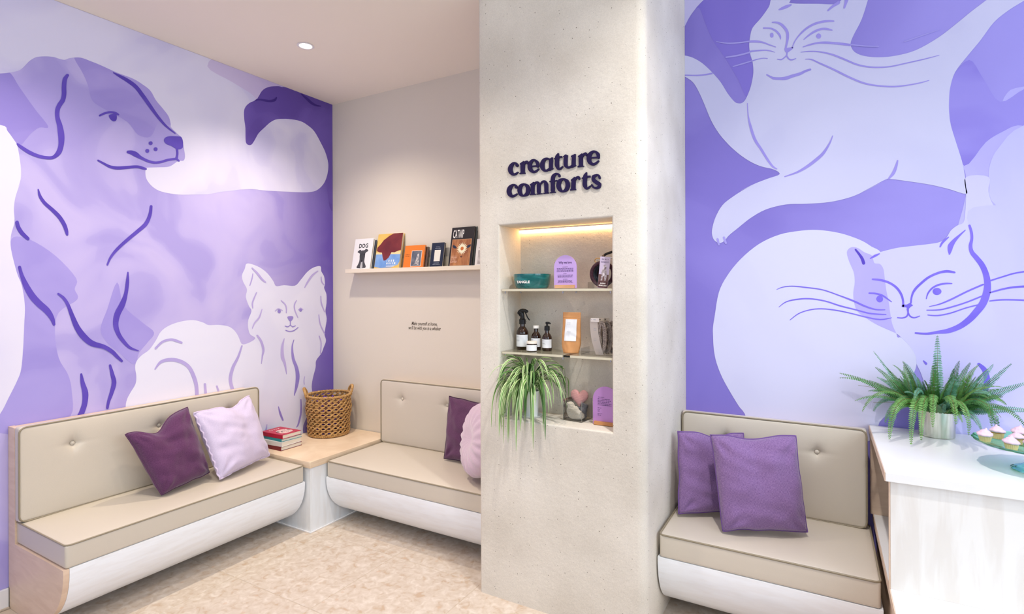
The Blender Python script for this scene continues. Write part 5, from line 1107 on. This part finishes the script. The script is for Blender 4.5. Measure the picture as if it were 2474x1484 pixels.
def arc_path(c, az, L, el, droop, n=14, clampf=None, stiff=1.0):
    p = Vector(c); d = Vector((math.cos(az)*math.cos(el), math.sin(az)*math.cos(el), math.sin(el))); out = [p.copy()]; st = L/n
    for i in range(n):
        s = i/n; d = (d+Vector((0, 0, -1))*droop*(.35+1.5*s**stiff)*(st/.02)).normalized(); p = p+d*st
        if clampf: p = clampf(p)
        out.append(p.copy())
    return out
def clampn(p):
    w = pt.location+p; w.y = min(w.y, 2.465)
    if w.z < ZN+.02 and w.y > 2.235: w.y = 2.235 if w.y < 2.33 else w.y
    if w.y > 2.238: w.x = min(max(w.x, NX0+.022), NX1-.02 if w.y < 2.345 else -1.095); w.z = max(w.z, ZN+.016)
    if w.z > ZT2-.03 and w.y > 2.28: w.z = ZT2-.03
    return w-pt.location
k = 0
for i in range(96):
    az = math.radians(rg.choice([rg.gauss(-90, 42), rg.gauss(-90, 60), rg.uniform(-200, 20), rg.uniform(-60, 40)])); el = math.radians(rg.uniform(48, 84)); L = rg.uniform(.24, .38)
    if i < 10: el = math.radians(rg.uniform(78, 88)); L = rg.uniform(.10, .24)
    pa = arc_path((rg.uniform(-.018, .018), rg.uniform(-.018, .012), .118), az, L, el, rg.uniform(.17, .34), 18, clampn)
    front = 0
    blade(pa, rg.uniform(.0052, .0088), [M_LG, M_LC] if rg.random() < .72 else [M_LDG, M_LG], pt, 'leaf', rg.uniform(-1, 1))

for i in range(34):
    pa = arc_path((rg.uniform(-.02, .02), rg.uniform(-.025, 0), .118), math.radians(rg.gauss(-92, 30)), rg.uniform(.30, .44), math.radians(rg.uniform(52, 78)), rg.uniform(.30, .55), 20, clampn)
    blade(pa, rg.uniform(.0058, .0092), [M_LG, M_LC] if rg.random() < .8 else [M_LDG, M_LG], pt, 'leaf', rg.uniform(-1.2, 1.2))

# acrylic box with knitted toys
bxo = tray('acrylic_box', 'clear acrylic box of knitted toys on the niche floor', (-1.028, 2.416, ZN), .100, .098, .100, rz=-.09)
for (a, b_) in ((-1, -1), (1, -1), (1, 1), (-1, 1)):
    obox('edge_line', (a*.0498-.0008, b_*.0488-.0008, .0005), (a*.0498+.0008, b_*.0488+.0008, .0995), mat('grey_edge', (150, 148, 140), .3), bxo, 0)
def knit(name, c, c2):
    M = mat(name, c, .95, sheen=.3, spec=.1); nt = M.node_tree; N = nt.nodes; L = nt.links; b = N['Principled BSDF']; tc = N.new('ShaderNodeTexCoord'); w = N.new('ShaderNodeTexWave'); w.bands_direction = 'Z'; w.inputs['Scale'].default_value = 95; w.inputs['Distortion'].default_value = 1.2; w.inputs['Detail Scale'].default_value = 6
    L.new(tc.outputs['Object'], w.inputs[0]); cr_ = N.new('ShaderNodeValToRGB'); cr_.color_ramp.elements[0].color = lin(c2); cr_.color_ramp.elements[1].color = lin(c); cr_.color_ramp.elements[1].position = .5; L.new(w.outputs[0], cr_.inputs[0]); L.new(cr_.outputs[0], b.inputs['Base Color'])
    bp = N.new('ShaderNodeBump'); bp.inputs['Strength'].default_value = .6; bp.inputs['Distance'].default_value = .003; L.new(w.outputs[0], bp.inputs['Height']); L.new(bp.outputs[0], b.inputs['Normal']); return M
K_PINK = knit('pink_knit', (250, 190, 188), (236, 168, 168)); K_CREAM = knit('cream_knit', (244, 236, 220), (226, 216, 196)); K_GREY = knit('grey_knit', (122, 124, 134), (96, 98, 108))
def blob(name, parts, m, parent, res=.0055):
    """soft toy: metaball-like union of spheres, meshed once"""
    mb = bpy.data.metaballs.new('mb'); mb.resolution = res; mb.threshold = .28
    for x, y, z, r in parts:
        e = mb.elements.new(); e.co = (x, y, z); e.radius = r*1.42
    o = bpy.data.objects.new('mb', mb); COL.objects.link(o); dg = bpy.context.evaluated_depsgraph_get(); dg.update(); me = bpy.data.meshes.new_from_object(o.evaluated_get(dg)); bpy.data.objects.remove(o)
    me.materials.clear(); me.materials.append(m); me.polygons.foreach_set('use_smooth', [True]*len(me.polygons)); me.name = name; q = bpy.data.objects.new(name, me); COL.objects.link(q); q.parent = parent; return q
dk = thing('knitted_toy', 'cream knitted duck toy at the front of the acrylic box', 'soft toy', (-1.036, 2.398, ZN+.0032), (0, 0, .1), group='knitted toys in the acrylic box')
blob('duck_body', [(-.004, 0, .020, .020), (.012, .0, .018, .018), (.026, 0, .014, .012), (-.012, 0, .030, .016), (-.012, 0, .050, .012), (-.022, 0, .053, .007), (.004, 0, .036, .012)], K_CREAM, dk)
he = thing('knitted_toy', 'pink knitted heart toy standing up in the acrylic box', 'soft toy', (-1.028, 2.444, ZN+.0032), (0, 0, .05), group='knitted toys in the acrylic box')
bm = bmesh.new(); nu = 48; R_ = []
hp = []
for i in range(nu):
    a = 2*PI*i/nu; hp.append((.0031*16*math.sin(a)**3, .0031*(13*math.cos(a)-5*math.cos(2*a)-2*math.cos(3*a)-math.cos(4*a))))
for s, off in ((.001, .016), (.35, .0155), (.62, .0135), (.82, .010), (.94, .006), (1, 0), (.94, -.006), (.82, -.010), (.62, -.0135), (.35, -.0155), (.001, -.016)):
    R_.append([bm.verts.new((x*s, -off, .098+y*s)) for x, y in hp])
for i in range(len(R_)-1):
    for k in range(nu): bm.faces.new((R_[i][k], R_[i][(k+1) % nu], R_[i+1][(k+1) % nu], R_[i+1][k])).smooth = True
bmesh.ops.recalc_face_normals(bm, faces=bm.faces); finish('heart_body', bm, K_PINK, he); olathe('heart_stub', [(.001, .002), (.012, .004), (.012, .050), (.001, .055)], K_GREY, he, 16)
dk.scale = (1.36, 1.05, 1.36); he.scale = (.92, .8, 1)
gr = thing('knitted_toy', 'grey knitted toy at the back of the acrylic box', 'soft toy', (-1.006, 2.412, ZN+.0032), (0, 0, .2), group='knitted toys in the acrylic box')
blob('toy_body', [(.008, .012, .018, .018), (.010, .012, .042, .018), (.020, .012, .062, .012), (.006, .010, .070, .009)], K_GREY, gr)

# ------------------------------------------------------------------ fern on the counter
CT = .8694
fn = thing('potted_fern', 'bushy green fern in a ribbed metallic pot on the counter by the cat mural', 'plant', (.420, 2.935, CT))
olathe('pot', [(.001, 0), (.060, 0), (.0635, .003), (.067, .120), (.0675, .126), (.0645, .126), (.063, .108)], M_STEEL, fn, 60, wob=lambda a, z: .004*math.sin(a*16))
olathe('soil', [(.001, .112), (.0625, .112)], M_SOIL, fn, 24)
M_F1 = mat('fern_green', (50, 100, 50), .42, var=(30, (92, 150, 82))); M_F2 = mat('fern_light', (84, 138, 62), .42, var=(30, (124, 174, 92))); M_F3 = mat('fern_blue_green', (70, 128, 98), .4, var=(40, (126, 182, 156))); M_FS = mat('fern_stem', (116, 112, 56), .6)
rg = random.Random(5)
def clampf(p):
    w = fn.location+p; w.y = min(w.y, BY-.034); w.z = max(w.z, CT+.012)
    if (w.xy-fn.location.xy).length < .077 and w.z < CT+.12:
        d_ = (w.xy-fn.location.xy).normalized()*.078; w.x = fn.location.x+d_.x; w.y = fn.location.y+d_.y
    dq = w.xy-Vector((.632, 2.525))
    if dq.length < .215: dq = dq.normalized()*.215; w.x = .632+dq.x; w.y = 2.525+dq.y
    return w-fn.location
def frond(az, L, el, droop, m, wmax, roll=0):
    path = arc_path((.02*math.cos(az), .02*math.sin(az), .110), az, L, el, droop, 46, clampf); bm = bmesh.new(); n = len(path); q_ = rg.uniform(.15, 1.3); ref = Vector((0, -q_, 1)).normalized()
    tube(bm, path, [.0017*(1-.8*i/n) for i in range(n)], 4, mi=1); cum = 0; q = 0
    for i in range(1, n-1):
        for h in (0,):
            p = path[i].lerp(path[i+1], h); t = (path[i+1]-path[i-1]).normalized(); s = (i+h)/n
            side = t.cross(ref); side = side.normalized() if side.length > .1 else Vector((math.sin(az), -math.cos(az), 0)); nr = side.cross(t).normalized()
            side = side*math.cos(roll)+nr*math.sin(roll); nr = side.cross(t).normalized()
            w = wmax*min(1, s*4.5)*(1-s)**.62*(.9+.2*rg.random())
            if w < .002: continue
            for sg in (-1, 1):
                d = (side*sg+t*.30-Vector((0, 0, .22))*1).normalized(); hw = L*.0088*(1-s)**.3+.0006; a_ = p; b_ = p+d*w*.45+nr*.001; c_ = p+d*w-nr*w*.16
                up_ = t*hw
                e_ = p+d*w*.82-nr*w*.08
                vs = [bm.verts.new(v) for v in (a_-up_*.55, b_-up_, e_-up_*.72, c_, e_+up_*.72, b_+up_, a_+up_*.55)]; f = bm.faces.new(vs); f.smooth = False
    return finish('frond', bm, [m, M_FS], fn)
FR = [(-92, .33, 89, .004, M_F3, .032), (-95, .22, 86, .006, M_F1, .028), (-172, .29, 60, .012, M_F3, .024), (178, .32, 34, .028, M_F1, .026), (-168, .33, 40, .050, M_F1, .026), (-150, .31, 30, .06, M_F1, .024),
      (-20, .28, 56, .012, M_F3, .028), (-8, .26, 40, .02, M_F3, .028), (-28, .27, 20, .03, M_F3, .024), (5, .24, 62, .01, M_F3, .026), (-150, .32, 50, .16, M_F2, .026), (-118, .37, 56, .27, M_F2, .030), (-104, .35, 60, .28, M_F2, .030), (-128, .35, 50, .24, M_F2, .030), (-96, .30, 66, .30, M_F2, .028), (-75, .30, 58, .26, M_F2, .028),
      (-84, .29, 64, .26, M_F2, .028), (-60, .30, 55, .20, M_F1, .028), (-40, .30, 42, .14, M_F1, .028), (-50, .29, 50, .22, M_F1, .028), (-128, .26, 66, .05, M_F1, .028), (-70, .26, 72, .05, M_F1, .028), (-100, .22, 78, .05, M_F1, .028), (-50, .24, 66, .05, M_F3, .026), (-160, .24, 56, .04, M_F1, .026)]
for i in range(84):
    FR.append((rg.gauss(-90, 72), rg.uniform(.12, .235), rg.uniform(30, 85), rg.uniform(.04, .24), rg.choice([M_F1, M_F1, M_F2, M_F3]), rg.uniform(.022, .031)))
for a, L, e, d, m_, w in FR: frond(math.radians(a+rg.uniform(-5, 5)), L, math.radians(e), d, m_, w, rg.uniform(-.4, .4))
# trailing wiry runners
for a, L, e, d in ((-172, .30, 22, .02), (-165, .24, 8, .02), (-45, .28, 40, .12)):
    otube('runner', arc_path((0, 0, .122), math.radians(a), L, math.radians(e), d, 20, clampf), .0008, M_FS, fn, 4)

# ------------------------------------------------------------------ cake stand and cupcakes
M_GLG = mat('green_pressed_glass', (150, 232, 200), .05, trans=.9, ior=1.28)
CX, CY_, PZ = .632, 2.525, .0875
cs = thing('cake_stand', 'green pressed glass cake stand with scalloped rim on the counter', 'cake stand', (CX, CY_, CT))
wob = lambda a, z: (.022*abs(math.sin(a*10)) if z > PZ-.003 else 0)
olathe('plate', [(.001, PZ-.007), (.060, PZ-.007), (.110, PZ-.006), (.150, PZ-.002), (.164, PZ+.006), (.166, PZ+.009), (.162, PZ+.009), (.146, PZ+.003), (.110, PZ), (.001, PZ)], M_GLG, cs, 120, wob=wob)
olathe('stem_foot', [(.001, 0), (.060, 0), (.063, .004), (.058, .010), (.036, .018), (.018, .030), (.012, .045), (.014, .062), (.026, .074), (.045, .0795), (.001, .0797)], M_GLG, cs, 60, wob=lambda a, z: .03*math.sin(a*12) if z < .05 else .01*math.sin(a*12))
M_SPG = mat('sponge_gold', (222, 164, 92), .8, var=(60, (202, 138, 70))); M_FROST = mat('pink_frosting', (232, 202, 218), .45, spec=.4); M_CASE = mat('paper_case', (238, 206, 150), .6)
def cupcake(x, y, z, label, rot, s=1):
    t = thing('cupcake', label, 'cupcake', (x, y, z), (0, 0, rot), 'pink frosted cupcakes on the green stand'); t.scale = (s, s, s)
    bm = bmesh.new(); n = 72; rings = []
    for r, zz_ in ((.0005, .0003), (.0165, .0003), (.0175, .001), (.0225, .024), (.0215, .024)):
        rings.append([bm.verts.new(((r*(1+.035*(math.cos(a*24) if r > .01 else 0)))*math.cos(a), (r*(1+.035*(math.cos(a*24) if r > .01 else 0)))*math.sin(a), zz_)) for a in [2*PI*k/n for k in range(n)]])
    for i in range(4):
        for k in range(n): bm.faces.new((rings[i][k], rings[i][(k+1) % n], rings[i+1][(k+1) % n], rings[i+1][k]))
    finish('paper_case', bm, M_CASE, t)
    olathe('sponge', [(.001, .023), (.0215, .023), (.0235, .026), (.022, .029), (.001, .030)], M_SPG, t, 28)
    bm = bmesh.new(); N_ = 40; prof = [(.0245, .026), (.0275, .030), (.0268, .035), (.0215, .0385), (.0185, .040), (.0170, .044), (.0110, .0475), (.0075, .0495), (.0045, .053), (.0015, .057), (.0002, .058)]
    R_ = []
    for r, z_ in prof:
        R_.append([bm.verts.new((r*(1+.05*math.sin(a*1+z_*180)+.045*math.sin(a*8+z_*260))*math.cos(a)+(.004 if z_ > .052 else 0), r*(1+.05*math.sin(a+z_*180)+.045*math.sin(a*8+z_*260))*math.sin(a), z_+.0022*math.sin(a)*(r > .01))) for a in [2*PI*k/N_ for k in range(N_)]])
    for i in range(len(R_)-1):
        for k in range(N_): bm.faces.new((R_[i][k], R_[i][(k+1) % N_], R_[i+1][(k+1) % N_], R_[i+1][k])).smooth = True
    bm.faces.new(R_[0][::-1]); finish('frosting', bm, M_FROST, t)
cz = CT+PZ+.0004
CK = [(.497, 2.512, 'pink frosted cupcake at the left edge of the green stand'), (.548, 2.425, 'pink frosted cupcake nearest the counter front on the green stand'), (.545, 2.580, 'pink frosted cupcake at the back left of the green stand'),
      (.583, 2.520, 'pink frosted cupcake in the middle of the green stand'), (.606, 2.450, 'pink frosted cupcake cut by the right edge, in the front row'), (.612, 2.610, 'pink frosted cupcake in the back row of the stand, second from left'), (.645, 2.535, 'pink frosted cupcake at the right of the middle row'), (.672, 2.608, 'pink frosted cupcake at the back right of the stand'), (.676, 2.46, 'pink frosted cupcake at the far right, outside the picture')]
cup0 = None
for k, (x, y, lb) in enumerate(CK):
    if k == 0: cupcake(x, y, cz, lb, .3, .84); cup0 = bpy.data.objects['cupcake']
    else:
        c = copy_tree(cup0); c.location = (x, y, cz); c.rotation_euler = (0, 0, k*1.3); c['label'] = lb; c.scale = (.84, .84, .84*(1+.06*((k*7) % 3-1)))
bpy.context.view_layer.update()
